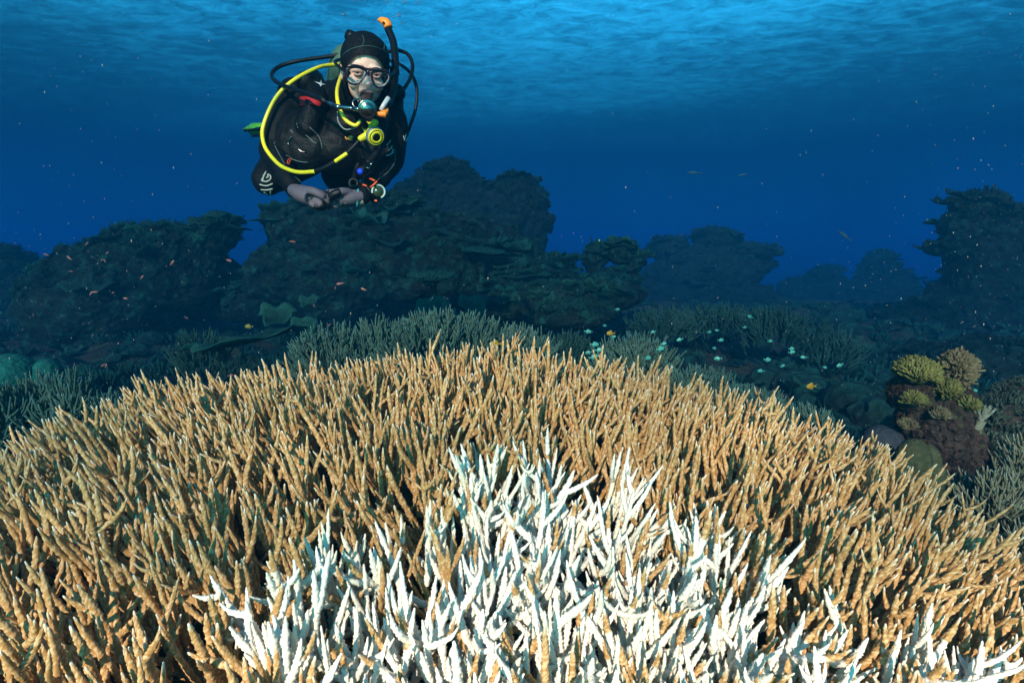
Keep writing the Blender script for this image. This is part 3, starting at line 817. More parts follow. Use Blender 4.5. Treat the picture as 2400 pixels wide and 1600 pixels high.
for _ in range(34):
    px, py = (R.uniform(0, 300), R.uniform(560, 900)) if R.random() < 0.75 else (R.uniform(300, 900), R.uniform(560, 880))
    fish('pin', px, py, R.uniform(1.6, 3.4), R.uniform(-0.9, 0.9) + (math.pi if R.random() < 0.5 else 0), pin_l, 'tiny pink fish on the left', roll=R.normal(0, 0.9), parts=False, size=R.uniform(0.5, 1.1))

# ------------------------------------------------------------------ specks drifting in the water
SN = simple('drifting_speck', (0.40, 0.36, 0.33), 0.8)
sn = Soup(); V0, F0 = ICO[1]
for i in range(1250):
    px = R.uniform(-60, 2460)
    if R.random() < 0.55: px = R.choice([R.normal(150, 220), R.normal(2280, 160)])
    py = R.uniform(-20, 1000) if R.random() < 0.45 else R.normal(720, 150)
    Y = R.uniform(0.75, 3.6)
    p = at(px, py, Y)
    if p[2] < canopy(p[0], p[1]) + 0.03: continue
    if 560 < px < 1000 and py < 500 and Y > 1.8: continue
    sz = (0.00035 + 0.0007 * R.random() ** 3) * (0.5 + 0.5 * Y)
    sn.add(V0 * sz * np.array([R.uniform(0.5, 1), 1, R.uniform(0.8, 2.8)]) + p, F0)
tag(link('drifting_specks', sn.mesh('drifting_specks', SN)), 'pale specks of plankton drifting in the water', 'plankton', kind='stuff')

BUB = NT('air_bubble'); BUB.base((0.75, 0.9, 1.0), 0.05, 0.8); BUB.b.inputs['Transmission Weight'].default_value = 0.9; BUB.b.inputs['IOR'].default_value = 1.33
bme = np_mesh('bubble', ICO[3][0], ICO[3][1], BUB.m)
for px, py, r in ((806, 34, 6), (815, 46, 3), (935, 36, 6), (948, 6, 5), (922, 40, 3), (830, 2, 4), (846, 4, 3), (985, 4, 3), (912, 8, 3), (942, 55, 3), (895, 28, 2), (978, 8, 3), (820, 75, 2), (906, 5, 3)):
    o = link('air_bubble', bme); o.location = at(px, py, 2.35); o.scale = (r * 0.0014, r * 0.0014, r * 0.0011)
    tag(o, 'tiny clear air bubble rising above the diver', 'bubble', 'air bubbles above the diver')
# ------------------------------------------------------------------ the diver
from mathutils.bvhtree import BVHTree
DY = 2.2
def D(px, py, dy=0.0): return at(px, py, DY + dy)
PXM = DY / 1333.3                                  # metres per photograph pixel at the diver

def remesh(name, soup, voxel, mat, smooth=4, disp=0.0, dscale=8.0):
    me = soup.mesh(name + '_raw', mat)
    o = bpy.data.objects.new(name + '_raw', me); COL.objects.link(o)
    m = o.modifiers.new('r', 'REMESH'); m.mode = 'VOXEL'; m.voxel_size = voxel; m.use_smooth_shade = True
    if smooth:
        m2 = o.modifiers.new('s', 'SMOOTH'); m2.factor = 0.5; m2.iterations = smooth
    dg = bpy.context.evaluated_depsgraph_get()
    ev = o.evaluated_get(dg)
    out = bpy.data.meshes.new_from_object(ev, depsgraph=dg)
    out.name = name
    bpy.data.objects.remove(o, do_unlink=True)
    if disp:
        n = len(out.vertices); co = np.empty(n * 3); out.vertices.foreach_get('co', co); co = co.reshape(-1, 3)
        no = np.empty(n * 3); out.vertices.foreach_get('normal', no); no = no.reshape(-1, 3)
        d = np.array([mnoise.fractal(Vector(c) * dscale, 1.0, 2.0, 3) for c in co])
        co += no * (d * disp)[:, None]
        out.vertices.foreach_set('co', co.reshape(-1)); out.update()
    out.materials.clear(); out.materials.append(mat)
    return out

def ell(soup, c, r, M=None, sub=4):
    V, F = ICO[sub]
    V = V * np.array(r, float)
    if M is not None: V = V @ M.T
    soup.add(V + np.asarray(c), F)
def limb(soup, pts, rad, k=16, n=24):
    P = spline(pts, n); t = np.linspace(0, 1, len(rad)); r = np.interp(np.linspace(0, 1, n), t, rad)
    V, F = tube(P, r, k); soup.add(V, F)
    ell(soup, P[0], (r[0],) * 3, sub=3); ell(soup, P[-1], (r[-1],) * 3, sub=3)
def rotm(pitch=0, roll=0, yaw=0):
    """roll turns clockwise in the picture, pitch nods down towards the lens, yaw turns the face to the picture's right"""
    return np.array((Matrix.Rotation(roll, 3, 'Y') @ Matrix.Rotation(pitch, 3, 'X') @ Matrix.Rotation(yaw, 3, 'Z')))

NEO = NT('black_neoprene')
nz_ = NEO.noise(180, 3)
NEO.base(NEO.mix(NEO.rng(nz_, 0.4, 0.62), (0.0016, 0.0022, 0.003), (0.004, 0.0055, 0.0075)), 0.65, 0.12); NEO.bump(NEO.noise(28, 4, 0.6), 0.5, 0.012)
NEO = NEO.m
VEST = NT('black_nylon'); VEST.base(VEST.mix(VEST.rng(VEST.noise(320, 2), 0.4, 0.6), (0.0012, 0.0014, 0.0018), (0.004, 0.004, 0.005)), 0.55, 0.15); VEST.bump(VEST.noise(40, 4, 0.6), 0.6, 0.01); VEST = VEST.m
SKIN = NT('skin')
sa = SKIN.noise(45, 3); SKIN.base(SKIN.mix(SKIN.rng(sa, 0.4, 0.65), (0.80, 0.48, 0.38), (0.88, 0.58, 0.48)), 0.5, 0.4)
SKIN.b.inputs['Subsurface Weight'].default_value = 0.08; SKIN.b.inputs['Subsurface Scale'].default_value = 0.01; SKIN = SKIN.m
BLACK = simple('black_rubber', (0.003, 0.0035, 0.005), 0.45, 0.22)
YELLOW = simple('yellow_rubber', (0.78, 0.66, 0.015), 0.38, var=0.05)
ORANGE = simple('orange_plastic', (0.85, 0.24, 0.01), 0.45, var=0.05)
REDOR = simple('red_orange_cord', (0.85, 0.10, 0.02), 0.5)
REDM = simple('red_fabric', (0.50, 0.008, 0.012), 0.7)
CHROME = simple('chrome', (0.24, 0.22, 0.20), 0.2, 0.5, 1.0, 0.03)
GREYP = simple('grey_plastic', (0.16, 0.19, 0.20), 0.45)
PIPING = simple('grey_piping', (0.10, 0.15, 0.15), 0.6)
TEALP = simple('teal_seam', (0.02, 0.09, 0.09), 0.6)
GLOVE = simple('grey_knit', (0.115, 0.095, 0.12), 0.85, 0.2, var=0.1, scale=400)
PALE = simple('pale_grey_plastic', (0.42, 0.52, 0.46), 0.5)
BLUE = simple('blue_button', (0.01, 0.05, 0.65), 0.35)
CYAN = simple('turquoise_cuff', (0.06, 0.42, 0.42), 0.6)
GREEN = simple('green_fin_rubber', (0.10, 0.42, 0.02), 0.45)
TANK = simple('weathered_tank_paint', (0.06, 0.13, 0.085), 0.5)
STRIPE = simple('grey_print', (0.30, 0.36, 0.34), 0.7)
MAROON = simple('maroon_print', (0.035, 0.010, 0.018), 0.7)

person = empty('person', tuple(D(790, 300, 0.05)))
tag(person, 'scuba diver in black wetsuit and hood, hands clasped below chest, hovering over reef', 'person')

# joints (photograph pixels, depth behind the face plane)
SH_L, EL_L, WR_L = D(697, 228, 0.06), D(640, 352, -0.02), D(690, 446, -0.14)
SH_R, EL_R, WR_R = D(903, 240, 0.06), D(918, 372, 0.0), D(852, 460, -0.14)
HIP_L, KN_L, AN_L = D(750, 345, 0.42), D(630, 420, 0.14), D(648, 335, 0.55)
HIP_R, KN_R, AN_R = D(810, 350, 0.42), D(790, 412, 0.22), D(800, 345, 0.62)
HC = D(856, 167, -0.12)
HM = rotm(0.33, math.radians(9), math.radians(19))

def head_soup(s):
    e = lambda c, r, sub=4: ell(s, HC + HM @ np.array(c), r, HM, sub)
    e((0, 0.014, 0.030), (0.072, 0.084, 0.074))
    e((0, -0.012, -0.045), (0.056, 0.066, 0.058))
    e((0, -0.045, -0.085), (0.028, 0.026, 0.022))            # chin
    for sg in (-1, 1):
        e((sg * 0.033, -0.052, -0.032), (0.027, 0.026, 0.026))  # cheeks
        e((sg * 0.030, -0.074, 0.021), (0.020, 0.010, 0.007))    # brow
        e((sg * 0.075, 0.01, -0.01), (0.008, 0.018, 0.03))       # ears
    P = np.array([[0, -0.074, 0.015], [0, -0.088, -0.005], [0, -0.101, -0.026], [0, -0.080, -0.034]])
    V, F = tube((P @ HM.T) + HC, [0.007, 0.009, 0.013, 0.009], 12); s.add(V, F)
    for sg in (-1, 1): e((sg * 0.012, -0.082, -0.029), (0.008, 0.009, 0.007), 3)
    e((0, -0.080, -0.055), (0.022, 0.009, 0.006), 3)          # upper lip
    e((0, -0.076, -0.069), (0.019, 0.010, 0.006), 3)

def body_soup(g=0.0, head=True):
    s = Soup()
    limb(s, [D(850, 215, -0.04), D(825, 240, 0.04)], [0.055 + g, 0.065 + g])
    # torso leaning away from the lens towards the hips
    P = spline([D(805, 225, 0.08), D(797, 275, 0.07), D(790, 325, 0.16), D(785, 360, 0.32), D(782, 352, 0.44)], 20)
    r = np.interp(np.linspace(0, 1, 20), [0, .25, .5, .8, 1], [0.10, 0.135, 0.125, 0.115, 0.11]) + g
    V, F = tube(P, r, 24, sq=np.stack([np.full(20, 1.32), np.full(20, 0.82)], 1)); s.add(V, F)
    ell(s, D(800, 245, 0.06), (0.20 + g, 0.10 + g, 0.085 + g))
    for S, E, W in ((SH_L, EL_L, WR_L), (SH_R, EL_R, WR_R)):
        ell(s, S, (0.072 + g, 0.07 + g, 0.072 + g))
        M1 = (S + E) / 2 + np.array([-0.012 if S is SH_L else 0.016, 0, 0.0])
        limb(s, [S, M1, E], [0.064 + g, 0.060 + g, 0.047 + g])
        limb(s, [E, (E + W) / 2 + np.array([0.0, -0.005, 0]), W], [0.049 + g, 0.045 + g, 0.030 + g])
    for H, K, A in ((HIP_L, KN_L, AN_L), (HIP_R, KN_R, AN_R)):
        limb(s, [H, (H + K) / 2 + np.array([0, -0.01, 0.0]), K], [0.095 + g, 0.082 + g, 0.064 + g])
        limb(s, [K, (K + A) / 2 + np.array([0, 0, -0.015]), A], [0.062 + g, 0.058 + g, 0.038 + g])
    return s
HPX = 1.0
def hand_paths():
    """two clasped hands: wrist, palm and five fingers each (photograph pixels, depth)"""
    L = dict(palm=([(690, 446, -.14), (712, 456, -.16), (733, 464, -.175)], [.033, .046, .042]),
             f=[([(736, 448, -.175), (752, 455, -.195), (764, 463, -.19), (766, 470, -.175)], .0138), ([(741, 458, -.18), (757, 466, -.20), (767, 474, -.19), (764, 480, -.175)], .0142),
                ([(738, 468, -.18), (751, 477, -.195), (759, 483, -.185), (753, 485, -.17)], .0138), ([(731, 476, -.175), (742, 483, -.185), (750, 486, -.175)], .0120),
                ([(712, 446, -.18), (730, 447, -.205), (745, 453, -.215), (755, 459, -.212)], .0148)])
    Rr = dict(palm=([(850, 461, -.14), (822, 464, -.155), (796, 465, -.165)], [.032, .043, .040]),
              f=[([(792, 452, -.16), (776, 452, -.155), (760, 456, -.15), (748, 462, -.14)], .0138), ([(788, 462, -.165), (770, 464, -.16), (754, 468, -.15), (742, 470, -.14)], .0142),
                 ([(790, 472, -.165), (773, 476, -.165), (758, 479, -.155), (748, 479, -.145)], .0138), ([(796, 479, -.16), (782, 482, -.16), (768, 484, -.155)], .0120),
                 ([(818, 451, -.18), (800, 449, -.205), (784, 454, -.21), (774, 461, -.205)], .0148)])
    return L, Rr
def hand_soup(s, h, g=0.0, palm=True):
    pts, r = h['palm']
    P = spline([D(*p) for p in pts], 12); rr = np.interp(np.linspace(0, 1, 12), np.linspace(0, 1, len(r)), r) + g
    V, F = tube(P, rr, 16, sq=np.stack([np.full(12, 1.0), np.full(12, 0.70)], 1)); s.add(V, F)
    for f, rad in h['f']:
        Q = spline([D(*p) for p in f], 14)
        V, F = tube(Q, np.linspace(rad, rad * 0.82, 14) + g, 10); s.add(V, F); ell(s, Q[-1], (rad * 0.82 + g,) * 3, sub=2)
HL, HR = hand_paths()
bs = body_soup(-0.008); head_soup(bs); hand_soup(bs, HL, -0.0065); hand_soup(bs, HR, -0.0065)
body_me = remesh('body', bs, 0.0042, SKIN, 2)
link('body', body_me, person)
suit_me = remesh('wetsuit', body_soup(0.0), 0.0060, NEO, 5, 0.006, 11)
link('wetsuit', suit_me, person)
gs = Soup(); hand_soup(gs, HL); link('glove', remesh('glove', gs, 0.003, GLOVE, 1), person)
gs = Soup(); hand_soup(gs, HR); link('glove', remesh('glove', gs, 0.003, GLOVE, 1), person)
# black grip coating on the inside of the hands
cs = Soup()
for f, rad in (HL['f'][3], HL['f'][2], HR['f'][4], HR['f'][0]):
    Q = spline([D(*p) for p in f], 12)
    V, F = tube(Q[4:] + np.array([0.001, -0.0035, -0.002]), rad * 0.98, 9); cs.add(V, F)
ell(cs, D(768, 459, -.19), (.030, .010, .012)); 
cs.add(*tube(spline([D(736, 447, -.20), D(752, 464, -.212), D(768, 482, -.20)], 12), 0.0055, 8))
link('grip_coating', remesh('grip_coating', cs, 0.003, BLACK, 1), person)

# hood: a shell over the head with the face opening cut out
def hood_mesh():
    s = Soup()
    e = lambda c, r: ell(s, HC + HM @ np.array(c), r, HM, 5)
    e((0, 0.016, 0.034), (0.083, 0.099, 0.088)); e((0.0, 0.035, 0.062), (0.058, 0.066, 0.050)); e((0, 0.0, -0.045), (0.074, 0.076, 0.062))
    limb(s, [HC + HM @ np.array([0, 0.012, -0.07]), D(826, 242, 0.03)], [0.068, 0.098])
    me = remesh('hood', s, 0.004, NEO, 4, 0.0025, 22)
    bm = bmesh.new(); bm.from_mesh(me)
    Mi = np.linalg.inv(HM); kill = []
    for v in bm.verts:
        q = Mi @ (np.array(v.co) - HC)
        x, z = q[0], q[2]
        fz = z + 0.018
        w = 0.066
        if q[1] < 0.0 and (x / w) ** 2 + ((fz - (0.0)) / (0.074 if fz > 0 else 0.088)) ** 2 < 1: kill.append(v)
    bmesh.ops.delete(bm, geom=kill, context='VERTS')
    for _ in range(3):
        bv = [v for v in bm.verts if v.is_boundary]
        bmesh.ops.smooth_vert(bm, verts=bv, factor=0.5, use_axis_x=True, use_axis_y=True, use_axis_z=True)
    bm.to_mesh(me); bm.free()
    return me
hood_me = hood_mesh()
hood = link('hood', hood_me, person)

def bvh_of(*meshes):
    vs, fs, n = [], [], 0
    for me in meshes:
        vs += [v.co.copy() for v in me.vertices]; fs += [[i + n for i in p.vertices] for p in me.polygons]; n = len(vs)
    return BVHTree.FromPolygons(vs, fs)
BV = bvh_of(suit_me, hood_me)
def on_suit(px, py, off=0.0015, bv=None):
    d = Vector(at(px, py, 1.0)).normalized()
    hit = (bv or BV).ray_cast(Vector((0, 0, 0)), d, 6)
    if hit[0] is None: return None
    nrm = hit[1] if hit[1].dot(d) < 0 else -hit[1]
    return np.array(hit[0] + nrm * off)
def draw(pts, w, n=24, off=0.001, bv=None, flat=0.45):
    P = spline([(p[0], p[1], 0) for p in pts], n)
    Q = [on_suit(p[0], p[1], off, bv) for p in P]; Q = np.array([q for q in Q if q is not None])
    if len(Q) < 3: return None
    return tube(Q, w, 6)
def drawn(name, lines, w, mat, parent, off=0.001, bv=None):
    s = Soup()
    for l in lines:
        r_ = draw(l, w, off=off, bv=bv, n=max(6, len(l) * 8))
        if r_: s.add(*r_)
    return link(name, s.mesh(name, mat), parent) if s.n else None
def badge(name, polys, mat, parent, off=0.002, bv=None, th=0.0012):
    """flat printed shape laid on the suit: fans of triangles round each outline's middle"""
    s = Soup()
    for poly in polys:
        pts = [(p[0], p[1]) for p in poly]; c = (sum(p[0] for p in pts) / len(pts), sum(p[1] for p in pts) / len(pts))
        Q = [on_suit(*p, off, bv) for p in [c] + pts]
        if any(q is None for q in Q): continue
        Q = np.array(Q); m = len(pts); back = Q + np.array([0, th, 0])
        F = [[0, i + 1, (i + 1) % m + 1, -1] for i in range(m)] + [[m + 1, m + 1 + (i + 1) % m + 1, m + 1 + i + 1, -1] for i in range(m)] + \
            [[i + 1, m + 1 + i + 1, m + 1 + (i + 1) % m + 1, (i + 1) % m + 1] for i in range(m)]
        s.add(np.concatenate([Q, back]), F)
    return link(name, s.mesh(name, mat, False), parent) if s.n else None

# seams and prints on hood and suit (crop coordinates of the upper figure: 540 + X/4.704, Y/4.704)
c1 = lambda X, Y: (540 + X / 4.704, Y / 4.704)
c2 = lambda X, Y: (560 + X / 5.113, 240 + Y / 5.113)
drawn('hood_seam', [[c1(1240, 610), c1(1320, 550), c1(1440, 515), c1(1560, 512), c1(1690, 560), c1(1755, 620)],
                    [c1(1450, 515), c1(1475, 460), c1(1455, 390)], [c1(1690, 545), c1(1700, 480)]], 0.0011, TEALP, person)
drawn('suit_seam', [[c2(420, 500), c2(480, 420), c2(600, 280), c2(720, 190)], [c2(430, 520), c2(470, 600), c2(550, 745)],
                    [c2(1860, 560), c2(1870, 700), c2(1790, 830), c2(1660, 930)]], 0.0011, PIPING, person)
zeb = [[c2(325, 830), c2(290, 905), c2(275, 935), c2(330, 950), c2(375, 925), c2(380, 885), c2(345, 860)], [c2(330, 905), c2(350, 895), c2(345, 870)],
       [c2(250, 985), c2(330, 1000), c2(405, 975)], [c2(265, 1045), c2(330, 1050), c2(405, 1035)], [c2(378, 1050), c2(380, 1105)], [c2(300, 1075), c2(340, 1100)], [c2(285, 950), c2(300, 870)]]
drawn('knee_print', zeb, 0.0030, STRIPE, person, 0.0006)
badge('knee_patch', [[c2(*p) for p in ((335, 850), (400, 900), (410, 1100), (330, 1120), (262, 1060), (255, 960), (290, 900))]], MAROON, person, 0.0004)
drawn('elbow_print', [[c2(1770, 520), c2(1810, 470), c2(1820, 450)], [c2(1790, 580), c2(1825, 550), c2(1835, 525)], [c2(1760, 640), c2(1800, 632), c2(1850, 600)], [c2(1835, 600), c2(1850, 560)],
                      [c2(1970, 400), c2(1985, 460)], [c2(2000, 380), c2(1988, 450), c2(2010, 465)], [c2(2022, 420), c2(2000, 470)]], 0.0022, STRIPE, person, 0.0006)
badge('top_tab', [[c1(*p) for p in ((1548, 355), (1640, 372), (1632, 392), (1610, 408), (1565, 392))]], TEALP, person)

# ---- mask
mask = empty('diving_mask', tuple(D(862, 182, -0.24))); tag(mask, 'twin lens dive mask with dark frame and clear nose pocket worn by the diver', 'mask')
MF = simple('dark_mask_frame', (0.018, 0.008, 0.016), 0.25)
LENS = NT('lens_glass'); LENS.t.nodes.remove(LENS.b)
tb = LENS.n('ShaderNodeBsdfTransparent'); tb.inputs[0].default_value = (0.93, 0.96, 0.97, 1)
gb = LENS.n('ShaderNodeBsdfGlossy'); gb.inputs['Roughness'].default_value = 0.02
mx = LENS.n('ShaderNodeMixShader'); mx.inputs[0].default_value = 0.06
LENS.l(tb.outputs[0], mx.inputs[1]); LENS.l(gb.outputs[0], mx.inputs[2]); LENS.l(mx.outputs[0], LENS.out.inputs['Surface'])
SIL = NT('clear_silicone'); SIL.t.nodes.remove(SIL.b)
tb = SIL.n('ShaderNodeBsdfTransparent'); tb.inputs[0].default_value = (0.92, 0.96, 0.98, 1)
db = SIL.n('ShaderNodeBsdfPrincipled'); db.inputs['Base Color'].default_value = (0.60, 0.57, 0.57, 1); db.inputs['Roughness'].default_value = 0.25
mx = SIL.n('ShaderNodeMixShader'); mx.inputs[0].default_value = 0.22
SIL.l(tb.outputs[0], mx.inputs[1]); SIL.l(db.outputs[0], mx.inputs[2]); SIL.l(mx.outputs[0], SIL.out.inputs['Surface'])
PALESIL = simple('pale_silicone', (0.50, 0.58, 0.62), 0.3)
def hp(x, y, z): return HC + HM @ np.array([x, y, z])
lensL = [(1270, 860), (1280, 790), (1330, 745), (1420, 745), (1500, 785), (1478, 850), (1430, 905), (1365, 930), (1300, 905)]
lensR = [(1555, 800), (1620, 790), (1700, 790), (1755, 830), (1750, 890), (1700, 945), (1635, 965), (1590, 930), (1565, 870)]
# the mask's plane, fixed to the head
mo = hp(0.0, -0.118, -0.004); mn = HM @ np.array([0, -1.0, 0])
def mplane(X, Y, push=0.0):
    d = at(*c1(X, Y), 1.0); t = (mo + mn * push).dot(mn) / d.dot(mn); return d * t
for L_ in (lensL, lensR):
    loop = [mplane(*p) for p in L_]
    P = spline(loop + loop[:3], 60)[:50]
    P = spline(loop + [loop[0]], 48)
    V, F = tube(P, 0.0030, 8, cap=False, sq=np.stack([np.full(48, 1.2), np.full(48, 1.2)], 1))
    fr = link('lens_frame', np_mesh('lens_frame', V, F, MF), mask)
    c = np.mean(P, 0); n_ = len(P)
    V = np.concatenate([[c], P]); F = [[0, i + 1, (i + 1) % n_ + 1, -1] for i in range(n_ - 1)]
    gl = link('lens', np_mesh('lens', V, np.array(F), LENS.m, False), None); gl.parent = fr; gl.location = (0, 0, 0)
    s = Soup(); s.add(*tube(c + (P - c) * 0.90 - mn * 0.002, 0.0018, 6, cap=False))
    ir = link('inner_rim', s.mesh('inner_rim', PALESIL), None); ir.parent = fr; ir.location = (0, 0, 0)
    # skirt round the lens, going back to the face
    back = c + (P - c) * 1.10 - mn * 0.036; mid = c + (P - c) * 1.06 - mn * 0.015
    V = np.concatenate([P, mid, back]); F = []
    for r_ in range(2):
        for i in range(n_ - 1): F.append([r_ * n_ + i, r_ * n_ + i + 1, (r_ + 1) * n_ + i + 1, (r_ + 1) * n_ + i])
    sk = link('skirt', np_mesh('skirt', V, np.array(F), SIL.m), None); sk.parent = fr; sk.location = (0, 0, 0)
V, F = tube(spline([mplane(1290, 735, .002), mplane(1350, 722, .004), mplane(1430, 735, .004), mplane(1520, 768, .004), mplane(1620, 768, .004), mplane(1700, 775, .004), mplane(1750, 805, .001)], 30), 0.0042, 8)
s = Soup(); s.add(V, F); s.add(*tube(np.array([mplane(1515, 775, .003), mplane(1522, 820, .001), mplane(1528, 870, -.004)]), [0.0055, 0.0045, 0.002], 8))
link('bridge', s.mesh('bridge', MF), mask)
s = Soup()
P = np.array([hp(0, -0.098, 0.012), hp(0, -0.108, -0.008), hp(0, -0.116, -0.028), hp(0, -0.096, -0.040), hp(0, -0.080, -0.042)])
s.add(*tube(spline(P, 14), np.interp(np.linspace(0, 1, 14), [0, .5, .8, 1], [0.011, 0.019, 0.020, 0.012]), 14))
link('nose_pocket', s.mesh('nose_pocket', SIL.m), mask)
s = Soup()
for sg in (-1, 1):
    s.add(*tube(spline([hp(sg * 0.056, -0.112, -0.002), hp(sg * 0.078, -0.075, 0.004), hp(sg * 0.094, -0.02, 0.010), hp(sg * 0.096, 0.04, 0.015), hp(sg * 0.07, 0.10, 0.02), hp(sg * 0.02, 0.125, 0.022)], 24), 0.0055, 6, sq=np.stack([np.full(24, 1.0), np.full(24, 1.0)], 1)))
link('strap', s.mesh('strap', BLACK), mask)
# eyes, brows, lips of the person
EYEW = simple('eye_white', (0.62, 0.58, 0.55), 0.2); IRIS = simple('iris', (0.06, 0.035, 0.02), 0.15); BROW = simple('brow_hair', (0.10, 0.055, 0.03), 0.8); LIP = simple('lips', (0.50, 0.17, 0.16), 0.45)
for sg in (-1, 1):
    s = Soup(); c = hp(sg * 0.031, -0.070, 0.002)
    ell(s, c, (0.0125, 0.0105, 0.0115), HM); e_ = link('eye', s.mesh('eye', EYEW), person)
    s = Soup(); ell(s, c + HM @ np.array([0.001, -0.0085, -0.003]), (0.0052, 0.0028, 0.0052), HM, 3)
    i_ = link('iris', s.mesh('iris', IRIS), None); i_.parent = e_; i_.location = (0, 0, 0)
    s = Soup()
    for z0, r0 in ((0.0048, 0.0056), (-0.0078, 0.0030)):
        s.add(*tube(spline([c + HM @ np.array(p) for p in ((-0.0145, -0.004, z0 * 0.1), (-0.006, -0.0100, z0), (0.006, -0.0100, z0), (0.0145, -0.004, z0 * 0.1))], 12), r0, 7))
    l_ = link('eyelids', s.mesh('eyelids', SKIN), None); l_.parent = e_; l_.location = (0, 0, 0)
    s = Soup(); s.add(*tube(spline([c + HM @ np.array(p) for p in ((-0.0145, -0.0055, z0 * 0.05 + 0.0028), (-0.006, -0.0125, 0.0042), (0.006, -0.0125, 0.0042), (0.0145, -0.0055, 0.0025))], 12), 0.0009, 5))
    s.add(*tube(spline([c + HM @ np.array(p) for p in ((-0.016 if sg > 0 else -0.018, -0.013, 0.017), (0, -0.0185, 0.0215), (0.016, -0.013, 0.0175))], 12), [0.0016] * 12, 6))
    link('eyebrow', s.mesh('eyebrow', BROW), person)
s = Soup(); s.add(*tube(spline([hp(-0.024, -0.078, -0.060), hp(-0.010, -0.088, -0.053), hp(0.010, -0.088, -0.053), hp(0.024, -0.078, -0.060)], 14), np.interp(np.linspace(0, 1, 14), [0, .5, 1], [0.003, 0.0065, 0.003]), 8))
link('lips', s.mesh('lips', LIP), person)

# ---- tank, vest, regulator and the rest of the gear
def frame_to(axis):
    z = norm(np.array(axis, float)); a = np.array([0, 0, 1.0]) if abs(z[2]) < 0.9 else np.array([1.0, 0, 0])
    x = norm(np.cross(a, z)); y = np.cross(z, x); return np.stack([x, y, z], 1)
def lathe(c, axis, prof, k=32, mats=0):
    """prof: (radius, height along the axis)"""
    M = frame_to(axis); n = len(prof); th = np.arange(k) * 2 * math.pi / k
    V = np.concatenate([np.stack([np.cos(th) * r, np.sin(th) * r, np.full(k, h)], -1) for r, h in prof]) @ M.T + np.asarray(c)
    i = np.arange(n - 1)[:, None] * k; j = np.arange(k)[None]
    F = np.stack([i + j, i + (j + 1) % k, i + k + (j + 1) % k, i + k + j], -1).reshape(-1, 4)
    return V, F
def pc(s, v, f, mi=0): s.add(v, f, None, mi)

tank = empty('scuba_tank', tuple(D(812, 150, 0.25))); tag(tank, 'greenish scuba tank behind the left side of the hood', 'tank')
tax = D(770, 330, 0.85) - D(812, 138, 0.16)
s = Soup(); pc(s, *lathe(D(822, 144, 0.16), tax, [(0.001, -0.05), (0.03, -0.045), (0.06, -0.025), (0.072, 0.0), (0.078, 0.035), (0.078, 0.55), (0.07, 0.58), (0.001, 0.59)]))
link('cylinder', s.mesh('cylinder', TANK), tank)
s = Soup(); pc(s, *lathe(D(826, 108, 0.12), -tax, [(0.001, -0.02), (0.019, -0.02), (0.019, 0.02), (0.012, 0.03), (0.012, 0.045), (0.001, 0.046)]))
pc(s, *lathe(D(823, 86, 0.12), np.array([-0.9, 0, 0.5]), [(0.001, -0.02), (0.02, -0.02), (0.022, 0.0), (0.018, 0.018), (0.001, 0.02)]))
link('valve', s.mesh('valve', BLACK), tank)

vest = empty('buoyancy_vest', tuple(D(790, 300, -0.02))); tag(vest, 'black buoyancy vest over the chest of the diver, orange fish emblem on its front', 'vest')
s = Soup()
ell(s, D(708, 335, 0.0), (0.135, 0.085, 0.125), rotm(0, 0.25, -0.35), 5)
ell(s, D(878, 340, 0.02), (0.075, 0.085, 0.125), rotm(0, -0.15, 0.3), 5)
ell(s, D(790, 345, 0.02), (0.12, 0.10, 0.10), None, 5)
ell(s, D(812, 300, -0.01), (0.085, 0.075, 0.075), None, 5)
for px in (735, 893):
    limb(s, [D(px, 190, 0.10), D(px + (8 if px < 800 else -6), 235, -0.045), D(px - (10 if px < 800 else 8), 300, -0.06)], [0.040, 0.038, 0.05])
vest_me = remesh('jacket', s, 0.005, VEST, 5, 0.006, 14)
jk = link('jacket', vest_me, vest)
pads = []
for px, py, a in ((722, 195, 0.0), (905, 215, 0.0)):
    s = Soup(); ell(s, D(px, py, 0.03), (0.045, 0.05, 0.04), None, 4)
    pads.append(link('shoulder_pad', remesh('shoulder_pad', s, 0.005, VEST, 3, 0.003, 20), vest).data)
BV2 = bvh_of(vest_me, suit_me, *pads)
badge('shoulder_star', [[c1(*p) for p in ((930, 910), (985, 925), (997, 893), (1003, 930), (1060, 943), (1005, 948), (990, 967), (980, 942))]], simple('silver_print', (0.45, 0.52, 0.52), 0.5), vest, 0.004, BV2)
badge('fish_emblem', [[c1(*p) for p in ((1285, 1515), (1300, 1492), (1325, 1487), (1350, 1498), (1357, 1508), (1340, 1513), (1338, 1524), (1355, 1530), (1340, 1545), (1315, 1550), (1293, 1538))],
                      [c1(*p) for p in ((1292, 1518), (1275, 1508), (1266, 1493), (1258, 1500), (1265, 1520), (1262, 1545), (1275, 1550), (1280, 1530), (1294, 1526))]],
      simple('orange_print', (0.68, 0.28, 0.05), 0.6), vest, 0.012, BV2)
s = Soup()
for l in ([c2(640, 415), c2(605, 455), c2(600, 490), c2(612, 510)], [c2(720, 560), c2(755, 588), c2(800, 595)], [c2(705, 250), c2(710, 285), c2(722, 305)]):
    q = draw(l, 0.0022, 14, 0.004, BV2)
    if q: s.add(*q)
link('steel_ring', s.mesh('steel_ring', CHROME), vest)
s = Soup()
for l in ([c2(805, 390), c2(850, 430), c2(890, 475), c2(930, 495)], [c2(665, 890), c2(720, 940), c2(740, 965)], [c2(850, 300), c2(960, 420), c2(1000, 560)], [c2(620, 330), c2(650, 370)], [c2(560, 640), c2(700, 700), c2(830, 720)]):
    q = draw(l, 0.0014, 14, 0.002, BV2)
    if q: s.add(*q)
link('webbing_edge', s.mesh('webbing_edge', PIPING), vest)
